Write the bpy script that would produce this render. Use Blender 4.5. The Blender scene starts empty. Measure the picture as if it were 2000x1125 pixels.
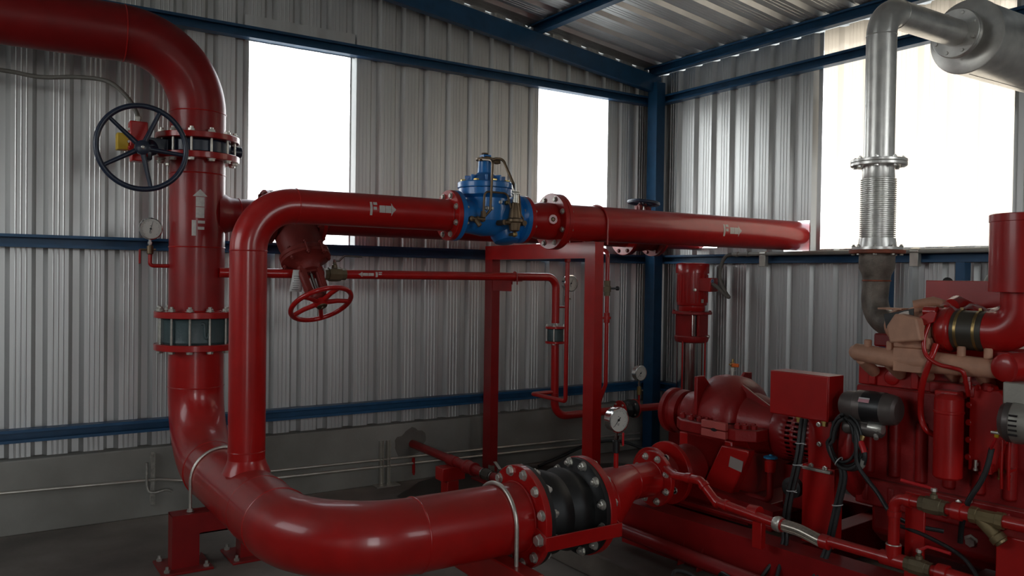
import bpy, math, random
from mathutils import Vector, Matrix, Quaternion
SC = bpy.context.scene
COL = SC.collection
PI = math.pi
R = math.radians
random.seed(7)

# ------------------------------------------------------------------ camera
cam_d = bpy.data.cameras.new('camera')
cam_d.sensor_width = 36.0
cam_d.lens = 36.0 * 1602.0 / 2000.0
cam_d.clip_start = 0.05
cam = bpy.data.objects.new('camera', cam_d)
COL.objects.link(cam)
yaw, pitch, roll = R(33.41), R(0.8725), R(0.812)
fwd = Vector((math.sin(yaw), math.cos(yaw), 0)); rgt = Vector((math.cos(yaw), -math.sin(yaw), 0)); upv = Vector((0, 0, 1))
f2 = fwd * math.cos(pitch) - upv * math.sin(pitch)
u2 = upv * math.cos(pitch) + fwd * math.sin(pitch)
r3 = rgt * math.cos(roll) + u2 * math.sin(roll)
u3 = u2 * math.cos(roll) - rgt * math.sin(roll)
cam.matrix_world = Matrix(((r3.x, u3.x, -f2.x, 0), (r3.y, u3.y, -f2.y, 0), (r3.z, u3.z, -f2.z, 1.6), (0, 0, 0, 1)))
SC.camera = cam

# ------------------------------------------------------------------ daylight, exposure
world = bpy.data.worlds.new('daylight')
SC.world = world
world.use_nodes = True
wn = world.node_tree.nodes; wl = world.node_tree.links
wn.clear()
wo = wn.new('ShaderNodeOutputWorld'); wb = wn.new('ShaderNodeBackground')
wt = wn.new('ShaderNodeTexCoord'); ws = wn.new('ShaderNodeSeparateXYZ'); wr = wn.new('ShaderNodeValToRGB')
wl.new(wt.outputs['Generated'], ws.inputs[0]); wl.new(ws.outputs['Z'], wr.inputs[0])
wr.color_ramp.elements[0].position = 0.0; wr.color_ramp.elements[0].color = (0.22, 0.20, 0.17, 1)
wr.color_ramp.elements[1].position = 0.03; wr.color_ramp.elements[1].color = (0.97, 0.99, 1.0, 1)
e_ = wr.color_ramp.elements.new(0.30); e_.color = (0.66, 0.70, 0.74, 1)
e_ = wr.color_ramp.elements.new(0.70); e_.color = (0.24, 0.28, 0.33, 1)
wl.new(wr.outputs[0], wb.inputs[0]); wb.inputs[1].default_value = 6.0
wl.new(wb.outputs[0], wo.inputs[0])
def portal(loc, direction, sx, sy):
    l = bpy.data.lights.new('daylight_opening', 'AREA'); l.shape = 'RECTANGLE'; l.size = sx; l.size_y = sy
    l.cycles.is_portal = True
    o = bpy.data.objects.new('daylight_opening', l); COL.objects.link(o); o.location = loc
    o.rotation_euler = Vector(direction).to_track_quat('-Z', 'Y').to_euler()
SC.view_settings.view_transform = 'Standard'
SC.view_settings.look = 'None'
SC.view_settings.gamma = 1.0
SC.view_settings.use_curve_mapping = False
SC.view_settings.exposure = 0.5
SC.cycles.use_denoising = True
SC.cycles.max_bounces = 10; SC.cycles.diffuse_bounces = 5; SC.cycles.glossy_bounces = 5
SC.cycles.transparent_max_bounces = 12
SC.cycles.caustics_reflective = False; SC.cycles.caustics_refractive = False
SC.cycles.sample_clamp_indirect = 6.0
# roof and walls of the room
XR, YB = 5.43, 5.787            # sheet planes of the right and the back wall
XL, YF = -2.8, -2.6             # unseen left and front walls
def roof_z(x): return 3.575 + 0.122 * (5.2 - x) if x > -0.5 else 3.575 + 0.122 * 5.7 - 0.122 * (-0.5 - x)
ADDED_LEFT_BAYS = ((2.9, 5.3),)                   # translucent bays added for their light to the unseen left wall (y ranges)
ADDED_FRONT_BAYS = ((2.3, 4.1),)                  # bay added likewise to the unseen front wall (x ranges)
DOOR = (-1.5, -.40, 3.0)                    # open doorway in the front wall, behind the camera
portal(((DOOR[0] + DOOR[1]) / 2, YF - .12, 1.5), (0, 1, 0), 1.2, 3.0)
portal((1.98, YB + .12, 2.5), (0, -1, 0), .8, 1.5)
portal((4.45, YB + .12, 2.5), (0, -1, 0), .8, 1.5)
portal((XR + .12, 3.28, 2.65), (-1, 0, 0), 1.45, 1.75)
for (a_, b_) in ADDED_LEFT_BAYS: portal((XL - .12, (a_ + b_) / 2, 2.75), (1, 0, 0), b_ - a_, 1.5)
for (a_, b_) in ADDED_FRONT_BAYS: portal(((a_ + b_) / 2, YF - .12, 2.75), (0, 1, 0), b_ - a_, 1.5)

# ------------------------------------------------------------------ materials
M = {}
def new_mat(name):
    m = bpy.data.materials.new(name); m.use_nodes = True
    n = m.node_tree.nodes; l = m.node_tree.links
    return m, n, l, n['Principled BSDF']
def noise(n, l, scale, detail=4.0, coord='Object', stretch=None):
    tc = n.new('ShaderNodeTexCoord'); mp = n.new('ShaderNodeMapping'); nz = n.new('ShaderNodeTexNoise')
    l.new(tc.outputs[coord], mp.inputs[0]); l.new(mp.outputs[0], nz.inputs['Vector'])
    nz.inputs['Scale'].default_value = scale; nz.inputs['Detail'].default_value = detail
    if stretch: mp.inputs['Scale'].default_value = stretch
    return nz
def ramp(n, l, src, p0, p1, c0, c1):
    r = n.new('ShaderNodeValToRGB'); l.new(src, r.inputs[0])
    r.color_ramp.elements[0].position = p0; r.color_ramp.elements[1].position = p1
    r.color_ramp.elements[0].color = c0 if len(c0) == 4 else (*c0, 1)
    r.color_ramp.elements[1].color = c1 if len(c1) == 4 else (*c1, 1)
    return r
def mat(name, col, rough=.45, metal=0.0, var=.12, scale=9.0, dust=0.0, coat=0.0, bump=0.0, spec=.5, dustcol=(.17, .11, .09)):
    """painted / metal / rubber surface with cloudy variation and settled dust on level surfaces"""
    m, n, l, b = new_mat(name)
    nz = noise(n, l, scale)
    c0 = tuple(max(0, c * (1 - var)) for c in col); c1 = tuple(min(1, c * (1 + var)) for c in col)
    rp = ramp(n, l, nz.outputs[0], .3, .7, c0, c1)
    out = rp.outputs[0]
    if dust > 0:
        g = n.new('ShaderNodeNewGeometry'); sp = n.new('ShaderNodeSeparateXYZ'); l.new(g.outputs['Normal'], sp.inputs[0])
        mr = n.new('ShaderNodeMapRange'); l.new(sp.outputs['Z'], mr.inputs[0])
        mr.inputs[1].default_value = .35; mr.inputs[2].default_value = 1.0; mr.inputs[3].default_value = 0; mr.inputs[4].default_value = dust
        n2 = noise(n, l, 5.0, 6.0)
        ml = n.new('ShaderNodeMath'); ml.operation = 'MULTIPLY'; l.new(mr.outputs[0], ml.inputs[0]); l.new(n2.outputs[0], ml.inputs[1])
        m2 = n.new('ShaderNodeMath'); m2.operation = 'MULTIPLY'; l.new(ml.outputs[0], m2.inputs[0]); m2.inputs[1].default_value = 1.7; m2.use_clamp = True
        mx = n.new('ShaderNodeMix'); mx.data_type = 'RGBA'; l.new(m2.outputs[0], mx.inputs[0]); l.new(out, mx.inputs[6]); mx.inputs[7].default_value = (*dustcol, 1)
        out = mx.outputs[2]
        ma = n.new('ShaderNodeMath'); ma.operation = 'MULTIPLY_ADD'; l.new(m2.outputs[0], ma.inputs[0]); ma.inputs[1].default_value = .4; ma.inputs[2].default_value = rough; ma.use_clamp = True
        l.new(ma.outputs[0], b.inputs['Roughness'])
    else:
        rr = ramp(n, l, nz.outputs[0], .3, .7, (rough * .88,) * 3, (min(1, rough * 1.12),) * 3)
        l.new(rr.outputs[0], b.inputs['Roughness'])
    l.new(out, b.inputs['Base Color'])
    b.inputs['Metallic'].default_value = metal
    b.inputs['Specular IOR Level'].default_value = spec
    b.inputs['Coat Weight'].default_value = coat; b.inputs['Coat Roughness'].default_value = .09
    if bump > 0:
        n3 = noise(n, l, scale * 9, 3.0); bp = n.new('ShaderNodeBump'); l.new(n3.outputs[0], bp.inputs['Height'])
        bp.inputs['Strength'].default_value = bump; bp.inputs['Distance'].default_value = .004; l.new(bp.outputs[0], b.inputs['Normal'])
    M[name] = m
    return m
mat('red', (.45, .009, .008), .30, dust=.30, coat=.35, var=.10, spec=.4)
mat('red_dark', (.29, .009, .010), .36, dust=.2, coat=.1, var=.12, spec=.4)
mat('red_cast', (.31, .009, .009), .40, dust=.35, coat=.05, bump=.25, var=.15, spec=.4)
mat('red_oxide', (.19, .022, .017), .5, dust=.25, bump=.3, var=.18, spec=.35)
mat('red_bright', (.46, .010, .009), .32, dust=.15, coat=.15, spec=.4)
mat('red_pale', (.55, .10, .085), .55, var=.12)
mat('blue_steel', (.015, .085, .19), .42, dust=.15, var=.15)
mat('blue_valve', (.012, .19, .56), .33, dust=.5, coat=.2, var=.12, dustcol=(.10, .12, .14))
mat('navy', (.018, .028, .055), .35, coat=.1, var=.2)
mat('teal_dark', (.055, .088, .092), .42, bump=.3, var=.2)
mat('zinc', (.62, .60, .54), .36, metal=.7, var=.18, scale=30)
mat('bolt_dull', (.46, .44, .39), .42, metal=.6, var=.25, scale=40)
mat('steel', (.50, .48, .45), .14, metal=1.0, var=.08)
mat('chrome', (.75, .74, .72), .12, metal=1.0, var=.04)
mat('alu', (.80, .79, .75), .34, metal=.7, var=.12, scale=14, bump=.1)
mat('brass', (.36, .25, .10), .38, metal=.85, var=.2)
mat('brass_aged', (.27, .20, .10), .42, metal=.6, var=.22)
mat('bronze_dark', (.16, .11, .065), .45, metal=.7, var=.25)
mat('brass_dull', (.17, .13, .075), .5, metal=.45, var=.25)
mat('yellow_zinc', (.75, .55, .18), .35, metal=.7)
mat('yellow', (.62, .40, .02), .45)
mat('black_rubber', (.012, .012, .012), .48, dust=.35, var=.3, dustcol=(.06, .05, .04))
mat('black_plastic', (.012, .012, .013), .38, var=.2)
mat('cable_black', (.018, .018, .018), .5, var=.2)
mat('grey_hose', (.15, .14, .12), .55, var=.15)
mat('galv_pipe', (.62, .59, .52), .34, metal=.7, var=.15)
mat('dial_white', (.68, .66, .60), .35, var=.04)
mat('white_paint', (.62, .58, .54), .55, var=.10, scale=60)
mat('white_tag', (.66, .66, .64), .55, var=.05)
mat('grey_ink', (.12, .12, .12), .6)
mat('rust', (.30, .085, .045), .62, var=.35, scale=20, bump=.3)
mat('exhaust_grey', (.20, .17, .14), .5, metal=.35, var=.4, scale=16, bump=.4)
mat('manifold_tan', (.62, .33, .215), .62, var=.16, scale=12, bump=.25)
mat('starter_grey', (.13, .11, .10), .42, metal=.4, var=.15)
mat('cast_alu', (.40, .38, .33), .48, metal=.5, var=.12, bump=.2)
mat('orange_plastic', (.85, .16, .02), .4)
mat('red_plastic', (.62, .02, .025), .35)
mat('blue_plastic', (.02, .22, .42), .4)
mat('nameplate', (.45, .40, .36), .4, metal=.3)
mat('label_pink', (.72, .36, .40), .4)
mat('logo_blue', (.02, .08, .30), .4)
mat('grey_pvc', (.34, .33, .29), .45, var=.1)
mat('hose_brown', (.055, .047, .033), .5, var=.2)
mat('braid', (.50, .45, .38), .35, metal=.8, var=.2, scale=80)
mat('dark_slot', (.01, .005, .005), .8)

def sheet_mat():
    m, n, l, b = new_mat('aluzinc_sheet')
    nz = noise(n, l, 2.0, 5.0, stretch=(2.0, 2.0, .25))
    rp = ramp(n, l, nz.outputs[0], .3, .75, (.56, .565, .555), (.68, .685, .675)); l.new(rp.outputs[0], b.inputs['Base Color'])
    n2 = noise(n, l, 25.0, 2.0, stretch=(1, 1, .05))
    rr = ramp(n, l, n2.outputs[0], .3, .7, (.43,) * 3, (.46,) * 3); l.new(rr.outputs[0], b.inputs['Roughness'])
    b.inputs['Metallic'].default_value = .8
    M['sheet'] = m
sheet_mat()
def concrete_mat(name, c0, c1, scale, stain, rough=.75):
    m, n, l, b = new_mat(name)
    nz = noise(n, l, scale, 8.0); rp = ramp(n, l, nz.outputs[0], .3, .72, c0, c1)
    n2 = noise(n, l, scale * .35, 3.0); r2 = ramp(n, l, n2.outputs[0], .42, .62, (stain,) * 3, (1, 1, 1))
    mx = n.new('ShaderNodeMix'); mx.data_type = 'RGBA'; mx.blend_type = 'MULTIPLY'; mx.inputs[0].default_value = 1
    l.new(rp.outputs[0], mx.inputs[6]); l.new(r2.outputs[0], mx.inputs[7]); l.new(mx.outputs[2], b.inputs['Base Color'])
    n3 = noise(n, l, scale * 12, 5.0); bp = n.new('ShaderNodeBump'); bp.inputs['Strength'].default_value = .35; bp.inputs['Distance'].default_value = .005
    l.new(n3.outputs[0], bp.inputs['Height']); l.new(bp.outputs[0], b.inputs['Normal'])
    b.inputs['Roughness'].default_value = rough
    M[name] = m
concrete_mat('concrete_floor', (.23, .20, .17), (.40, .35, .30), 2.2, .62)
concrete_mat('concrete_curb', (.26, .25, .22), (.38, .37, .33), 2.5, .75)
concrete_mat('pale_ground', (.50, .47, .42), (.62, .59, .54), .6, .9)
concrete_mat('mortar', (.17, .15, .125), (.25, .23, .20), 5.0, .7)
concrete_mat('plinth', (.16, .13, .105), (.29, .25, .205), 3.0, .6)
def wet_mat():
    m, n, l, b = new_mat('damp_floor')
    b.inputs['Base Color'].default_value = (.045, .036, .030, 1)
    b.inputs['Roughness'].default_value = .42
    nz = noise(n, l, 4.0, 6.0); rp = ramp(n, l, nz.outputs[0], .3, .7, (.032, .027, .023), (.075, .062, .052)); l.new(rp.outputs[0], b.inputs['Base Color'])
    M['damp'] = m
wet_mat()
def panel_mat(name, col, transp):
    m, n, l, b = new_mat(name)
    n.remove(b)
    out = n['Material Output']
    tl = n.new('ShaderNodeBsdfTranslucent'); tl.inputs[0].default_value = (*col, 1)
    tr = n.new('ShaderNodeBsdfTransparent'); tr.inputs[0].default_value = (*[min(1, c + .1) for c in col], 1)
    gl = n.new('ShaderNodeBsdfGlossy'); gl.inputs['Roughness'].default_value = .3
    nz = noise(n, l, 5.0, 3.0, stretch=(1.5, 1.5, .15)); rp = ramp(n, l, nz.outputs[0], .3, .7, tuple(c * .9 for c in col), col); l.new(rp.outputs[0], tl.inputs[0])
    m1 = n.new('ShaderNodeMixShader'); m1.inputs[0].default_value = transp; l.new(tl.outputs[0], m1.inputs[1]); l.new(tr.outputs[0], m1.inputs[2])
    m2 = n.new('ShaderNodeMixShader'); m2.inputs[0].default_value = .05; l.new(m1.outputs[0], m2.inputs[1]); l.new(gl.outputs[0], m2.inputs[2])
    l.new(m2.outputs[0], out.inputs[0])
    M[name] = m
panel_mat('panel_clear', (.9, .9, .88), .55)
panel_mat('panel_cream', (.60, .51, .405), .05)

# ------------------------------------------------------------------ mesh builder and naming helpers
class T:
    """a thing: an Empty at its base, in the world frame or the rotated pump-skid frame"""
    def __init__(s, obj, base): s.obj = obj; s.base = Vector(base)
SK_O = Vector((3.62, 3.20, 0)); SK_A = R(5)
SK = Matrix.Translation(SK_O) @ Matrix.Rotation(SK_A, 4, 'Z')
def tag(o, label, cat, group=None):
    o['label'] = label; o['category'] = cat
    if group: o['group'] = group
def thing(name, label, cat, base, frame='W', group=None):
    o = bpy.data.objects.new(name, None); COL.objects.link(o)
    o.empty_display_size = .05
    if frame == 'S':
        o.location = SK @ Vector(base); o.rotation_euler = (0, 0, SK_A)
    else:
        o.location = base
    tag(o, label, cat, group)
    return T(o, base)
def perp(a):
    a = a.normalized()
    up = Vector((0, 0, 1)) if abs(a.z) < .9 else Vector((1, 0, 0))
    e1 = (up - a * up.dot(a)).normalized()
    return e1, a.cross(e1)
def V(*a): return Vector(a if len(a) > 1 else a[0])
class MB:
    def __init__(s): s.v = []; s.f = []
    def quad_grid(s, rows, closed_u=False, closed_v=False, skip=None):
        b = len(s.v); n = len(rows); m = len(rows[0])
        for r in rows: s.v += [tuple(p) for p in r]
        for i in range(n if closed_v else n - 1):
            for j in range(m if closed_u else m - 1):
                if skip and skip(i, j): continue
                i2 = (i + 1) % n; j2 = (j + 1) % m
                s.f.append((b + i * m + j, b + i * m + j2, b + i2 * m + j2, b + i2 * m + j))
        return s
    def poly(s, pts):
        b = len(s.v); s.v += [tuple(p) for p in pts]; s.f.append(tuple(range(b, b + len(pts)))); return s
    def box(s, c, d, ax=None):
        c = V(c); hx, hy, hz = d[0] / 2, d[1] / 2, d[2] / 2
        X, Y, Z = ax if ax else (V(1, 0, 0), V(0, 1, 0), V(0, 0, 1))
        b = len(s.v)
        for sx in (-1, 1):
            for sy in (-1, 1):
                for sz in (-1, 1): s.v.append(tuple(c + X * hx * sx + Y * hy * sy + Z * hz * sz))
        for q in ((0, 1, 3, 2), (4, 6, 7, 5), (0, 4, 5, 1), (2, 3, 7, 6), (0, 2, 6, 4), (1, 5, 7, 3)): s.f.append(tuple(b + k for k in q))
        return s
    def bx(s, x0, x1, y0, y1, z0, z1): return s.box(((x0 + x1) / 2, (y0 + y1) / 2, (z0 + z1) / 2), (abs(x1 - x0), abs(y1 - y0), abs(z1 - z0)))
    def lathe(s, p, a, prof, seg=40, caps=True, ex=1.0, e1=None):
        p = V(p); a = V(a).normalized()
        if e1 is None: e1, e2 = perp(a)
        else: e1 = V(e1).normalized(); e2 = a.cross(e1)
        rows = []
        for (t, r) in prof:
            rows.append([p + a * t + (e1 * math.cos(2 * PI * k / seg) + e2 * math.sin(2 * PI * k / seg) * ex) * r for k in range(seg)])
        b = len(s.v); s.quad_grid(rows, closed_u=True)
        if caps:
            s.f.append(tuple(b + k for k in reversed(range(seg)))); o = b + (len(prof) - 1) * seg; s.f.append(tuple(o + k for k in range(seg)))
        return s
    def cyl(s, p0, p1, r0, r1=None, seg=40, caps=True):
        p0 = V(p0); p1 = V(p1)
        return s.lathe(p0, p1 - p0, [(0, r0), ((p1 - p0).length, r0 if r1 is None else r1)], seg, caps)
    def ring(s, p, a, r_in, r_out, th, seg=48):
        """flat ring from p along a for th"""
        return s.lathe(p, a, [(0, r_in), (0, r_out), (th, r_out), (th, r_in), (0, r_in)], seg, caps=False)
    def disc(s, p, a, r, th, seg=48, ch=.003):
        return s.lathe(p, a, [(0, r - ch), (ch, r), (th - ch, r), (th, r - ch)], seg)
    def torus(s, c, a, Rr, r, seg=56, sec=10, a0=0, a1=2 * PI, e1=None):
        c = V(c); a = V(a).normalized()
        if e1 is None: e1, e2 = perp(a)
        else: e1 = V(e1).normalized(); e2 = a.cross(e1)
        full = abs(a1 - a0 - 2 * PI) < 1e-6
        rows = []
        for k in range(seg + (0 if full else 1)):
            t = a0 + (a1 - a0) * k / seg; d = e1 * math.cos(t) + e2 * math.sin(t)
            rows.append([c + d * (Rr + r * math.cos(2 * PI * j / sec)) + a * r * math.sin(2 * PI * j / sec) for j in range(sec)])
        s.quad_grid(rows, closed_u=True, closed_v=full); return s
    def tube(s, pts, r, seg=16, caps=True):
        pts = [V(p) for p in pts]; n = len(pts)
        tans = []
        for i in range(n):
            d = (pts[min(i + 1, n - 1)] - pts[max(i - 1, 0)]); tans.append(d.normalized())
        e1, e2 = perp(tans[0]); rows = []
        for i in range(n):
            if i:
                q = tans[i - 1].rotation_difference(tans[i]); e1 = q @ e1
                e1 = (e1 - tans[i] * e1.dot(tans[i])).normalized()
            e2 = tans[i].cross(e1); rr = r[i] if isinstance(r, (list, tuple)) else r
            rows.append([pts[i] + (e1 * math.cos(2 * PI * k / seg) + e2 * math.sin(2 * PI * k / seg)) * rr for k in range(seg)])
        b = len(s.v); s.quad_grid(rows, closed_u=True)
        if caps:
            s.f.append(tuple(b + k for k in reversed(range(seg)))); o = b + (n - 1) * seg; s.f.append(tuple(o + k for k in range(seg)))
        return s
    def prism(s, poly, o, ux, uy, th):
        """polygon poly (2-D) in the plane o+ux,uy, extruded by th along ux x uy"""
        o = V(o); ux = V(ux).normalized(); uy = V(uy).normalized(); n = ux.cross(uy); m = len(poly); b = len(s.v)
        for d in (0, th):
            for (x, y) in poly: s.v.append(tuple(o + ux * x + uy * y + n * d))
        s.f.append(tuple(b + k for k in reversed(range(m)))); s.f.append(tuple(b + m + k for k in range(m)))
        for k in range(m):
            k2 = (k + 1) % m; s.f.append((b + k, b + k2, b + m + k2, b + m + k))
        return s
    def channel(s, p0, p1, w, h, open_dir, t=.006, lip=0.0):
        """C channel from p0 to p1: web height h, flanges w long toward open_dir, optional lips"""
        p0 = V(p0); p1 = V(p1); a = (p1 - p0).normalized(); o = V(open_dir).normalized(); u = a.cross(o).normalized()
        pr = [(0, -h / 2), (w, -h / 2)]
        if lip: pr += [(w, -h / 2 + lip), (w - t, -h / 2 + lip)]
        pr += [(w if not lip else w - t, -h / 2 + t), (t, -h / 2 + t), (t, h / 2 - t), (w if not lip else w - t, h / 2 - t)]
        if lip: pr += [(w - t, h / 2 - lip), (w, h / 2 - lip)]
        pr += [(w, h / 2), (0, h / 2)]
        rows = [[p + o * x + u * y for (x, y) in pr] for p in (p0, p1)]
        b = len(s.v); m = len(pr); s.quad_grid(rows, closed_u=True)
        s.f.append(tuple(b + k for k in reversed(range(m)))); s.f.append(tuple(b + m + k for k in range(m)))
        return s
    def build(s, name, m, th=None, parent=None, bevel=0, smooth=32, label=None, kind=None, seg=2):
        me = bpy.data.meshes.new(name)
        base = th.base if th else V(0, 0, 0)
        me.from_pydata([tuple(V(p) - base) for p in s.v], [], s.f)
        me.validate(verbose=False); me.update()
        import bmesh
        bm = bmesh.new(); bm.from_mesh(me); bmesh.ops.recalc_face_normals(bm, faces=bm.faces); bm.to_mesh(me); bm.free()
        if smooth:
            me.polygons.foreach_set('use_smooth', [True] * len(me.polygons))
            me.set_sharp_from_angle(angle=R(smooth))
        me.materials.append(M[m])
        o = bpy.data.objects.new(name, me); COL.objects.link(o)
        if parent is not None: o.parent = parent
        elif th is not None: o.parent = th.obj
        if bevel:
            md = o.modifiers.new('edge', 'BEVEL'); md.width = bevel; md.segments = seg; md.limit_method = 'ANGLE'; md.angle_limit = R(40)
        if label: o['label'] = label
        if kind: o['kind'] = kind
        return o
class _Base:
    def __init__(s, b): s.base = Vector(b); s.obj = None
def single(mb, name, label, cat, m, base, frame='W', group=None, **k):
    """a thing that is one mesh"""
    o = mb.build(name, m, _Base(base), **k)
    if frame == 'S': o.location = SK @ Vector(base); o.rotation_euler = (0, 0, SK_A)
    else: o.location = base
    tag(o, label, cat, group)
    return o
def arc_path(pts, rads, n=14):
    """polyline with its inner corners rounded to the given radii"""
    pts = [V(p) for p in pts]
    if not isinstance(rads, (list, tuple)): rads = [rads] * (len(pts) - 2)
    out = [pts[0]]
    for i in range(1, len(pts) - 1):
        p, a, b = pts[i], (pts[i - 1] - pts[i]).normalized(), (pts[i + 1] - pts[i]).normalized()
        ang = a.angle(b); r = rads[i - 1]; d = r / math.tan(ang / 2)
        c = p + (a + b).normalized() * (r / math.sin(ang / 2))
        s0 = p + a * d - c; s1 = p + b * d - c; tot = s0.angle(s1); ax = s0.cross(s1).normalized()
        for k in range(n + 1): out.append(c + Quaternion(ax, tot * k / n) @ s0)
    out.append(pts[-1]); return out
def spline(pts, n=8):
    pts = [V(p) for p in pts]; P = [2 * pts[0] - pts[1]] + pts + [2 * pts[-1] - pts[-2]]; out = []
    for i in range(1, len(P) - 2):
        for k in range(n):
            t = k / n; a, b, c, d = P[i - 1], P[i], P[i + 1], P[i + 2]
            out.append(.5 * ((2 * b) + (c - a) * t + (2 * a - 5 * b + 4 * c - d) * t * t + (3 * b - a - 3 * c + d) * t ** 3))
    out.append(pts[-1]); return out
_bolt = {}
def bolt_mesh(L, r, m, wash=True):
    """hexagon head bolt along +Z: head below 0, nut and stud end above L"""
    key = (round(L, 4), round(r, 4), m, wash)
    if key in _bolt: return _bolt[key]
    b = MB(); h = r * .85
    b.lathe((0, 0, 0), (0, 0, 1), [(-h, r * .85), (-h * .85, r), (0, r)], 6)
    if wash: b.lathe((0, 0, 0), (0, 0, 1), [(-.003, r * 1.25), (0, r * 1.25)], 20)
    b.lathe((0, 0, 0), (0, 0, 1), [(0, min(r * .55, .0072)), (L, min(r * .55, .0072))], 12, caps=False)
    if wash: b.lathe((0, 0, 0), (0, 0, 1), [(L, r * 1.25), (L + .003, r * 1.25)], 20)
    b.lathe((0, 0, 0), (0, 0, 1), [(L, r), (L + h * .9, r), (L + h, r * .85)], 6)
    b.lathe((0, 0, 0), (0, 0, 1), [(L + h, r * .55), (L + h * 1.6, r * .55), (L + h * 1.7, r * .4)], 12)
    me = bpy.data.meshes.new('bolt'); me.from_pydata(b.v, [], b.f); me.validate(); me.update()
    me.polygons.foreach_set('use_smooth', [True] * len(me.polygons)); me.set_sharp_from_angle(angle=R(30))
    me.materials.append(M[m]); _bolt[key] = me
    return me
def bolts(th, c, axis, rad, n, L, r=.018, phase=.5, m='zinc', parent=None, name='bolt', only=None, wash=True):
    c = V(c); a = V(axis).normalized(); e1, e2 = perp(a); me = bolt_mesh(L, r, m, wash)
    q = Vector((0, 0, 1)).rotation_difference(a)
    for k in range(n):
        if only and k not in only: continue
        t = 2 * PI * (k + phase) / n
        o = bpy.data.objects.new(name, me); COL.objects.link(o); o.parent = parent or th.obj
        o.location = c + (e1 * math.cos(t) + e2 * math.sin(t)) * rad - th.base
        o.rotation_mode = 'QUATERNION'; o.rotation_quaternion = q @ Quaternion((0, 0, 1), t)
def weld(th, c, a, r, parent=None, m='red', w=.004, name='weld_seam'):
    MB().torus(c, a, r, w, 56, 8).build(name, m, th, parent)
def stencil(th, c, axis, center, r, shapes, name='flow_marking', parent=None):
    """white stencil paint lying on a pipe: shapes are trapezoids (s0, ta0, tb0, s1, ta1, tb1) in metres along / around"""
    c = V(c); a = V(axis).normalized(); u = V(center); u = (u - a * u.dot(a)).normalized(); w = a.cross(u)
    b = MB(); rr = r + .0012
    for (s0, a0, b0, s1, a1, b1) in shapes:
        rows = []
        for (s_, ta, tb) in ((s0, a0, b0), (s1, a1, b1)):
            row = []
            for k in range(9):
                t = (ta + (tb - ta) * k / 8) / r; row.append(c + a * s_ + (u * math.cos(t) + w * math.sin(t)) * rr)
            rows.append(row)
        b.quad_grid(rows)
    return b.build(name, 'white_paint', th, parent, label='white stencilled flow arrow and letter F')
# ================================================================== the building
def structure(mb, name, m, **k): return mb.build(name, m, None, kind='structure', **k)
# floor, damp area, plinth
structure(MB().bx(XL - .3, XR + .6, YF - .3, YB + .3, -.12, 0), 'floor', 'concrete_floor', smooth=0)
structure(MB().bx(2.75, 5.36, -1.2, 4.15, 0, .14), 'trim_1', 'plinth', bevel=.012)
pts = []
for k in range(40):
    t = 2 * PI * k / 40; rr = 1 + .12 * math.sin(3 * t + 1) + .07 * math.sin(7 * t)
    pts.append((3.55 + 1.0 * rr * math.cos(t), 5.17 + .50 * rr * math.sin(t), .003))
structure(MB().poly(pts), 'trim_2', 'damp', smooth=0)
# curb under the sheets
structure(MB().bx(XL - .2, XR + .15, 5.707, 5.9, 0, .45), 'trim_3', 'concrete_curb', bevel=.008)
structure(MB().bx(5.352, XR + .2, YF - .2, 5.707, 0, .45), 'trim_4', 'concrete_curb', bevel=.008)
pl_ = []
for k in range(26):
    t = 2 * PI * k / 26; rr = .115 * (1 + .14 * math.sin(2 * t + .5) + .09 * math.sin(5 * t) + .05 * math.sin(9 * t + 2)); pl_.append((rr * math.cos(t) * 1.05, rr * math.sin(t)))
structure(MB().prism(pl_, (2.84, 5.7075, .295), (1, 0, 0), (0, 0, 1), .003), 'trim_5', 'mortar', smooth=0)

def sheet_profile(u0, u1, phase, pitch, depth=.036):
    """(u, depth) break points of the trapezoidal sheet between u0 and u1; ribs stand outward, small stiffeners inward"""
    out = []
    k = math.floor((u0 - phase) / pitch) - 1
    while phase + k * pitch < u1 + pitch:
        c = phase + k * pitch
        out += [(c - .044, 0), (c - .019, depth), (c + .019, depth), (c + .044, 0)]
        for q in (.36, .5, .64):
            m_ = c + pitch * q
            out += [(m_ - .005, 0), (m_ - .0015, -.0022), (m_ + .0015, -.0022), (m_ + .005, 0)]
        k += 1
    def at(u):
        for (a, b) in zip(out, out[1:]):
            if a[0] <= u <= b[0]:
                return a[1] + (b[1] - a[1]) * ((u - a[0]) / (b[0] - a[0]) if b[0] > a[0] else 0)
        return 0
    mid = [p for p in out if u0 < p[0] < u1]
    return [(u0, at(u0))] + mid + [(u1, at(u1))]
def sheet(mb, u0, u1, z0, z1, place, phase, pitch):
    pr = sheet_profile(u0, u1, phase, pitch)
    zt = z1 if callable(z1) else (lambda u: z1)
    mb.quad_grid([[place(u, d, z0) for (u, d) in pr], [place(u, d, zt(u)) for (u, d) in pr]])
PB, PHB = .2005, .351
PR, PHR = .208, 4.83
back = lambda u, d, z: (u, YB + d, z)
right = lambda u, d, z: (XR + d, u, z)
left = lambda u, d, z: (XL - d, u, z)
front = lambda u, d, z: (u, YF - d, z)
W1 = (1.605, 2.363); W2 = (4.062, 4.838); W3 = (2.575, 3.975); WZ = (1.755, 3.27)
b = MB()
for (a, c) in ((XL, W1[0]), (W1[1], W2[0]), (W2[1], XR + .02)): sheet(b, a, c, .44, roof_z, back, PHB, PB)
for w in (W1, W2):
    sheet(b, w[0], w[1], .44, WZ[0], back, PHB, PB); sheet(b, w[0], w[1], WZ[1] - .05, roof_z, back, PHB, PB)
structure(b, 'wall_back', 'sheet', smooth=20)
b = MB(); sheet(b, W1[0] - .03, W1[1] + .02, 3.2, 3.38, lambda u, d, z: (u, YB - .006 + d * .12, z), PHB, PB)
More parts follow.
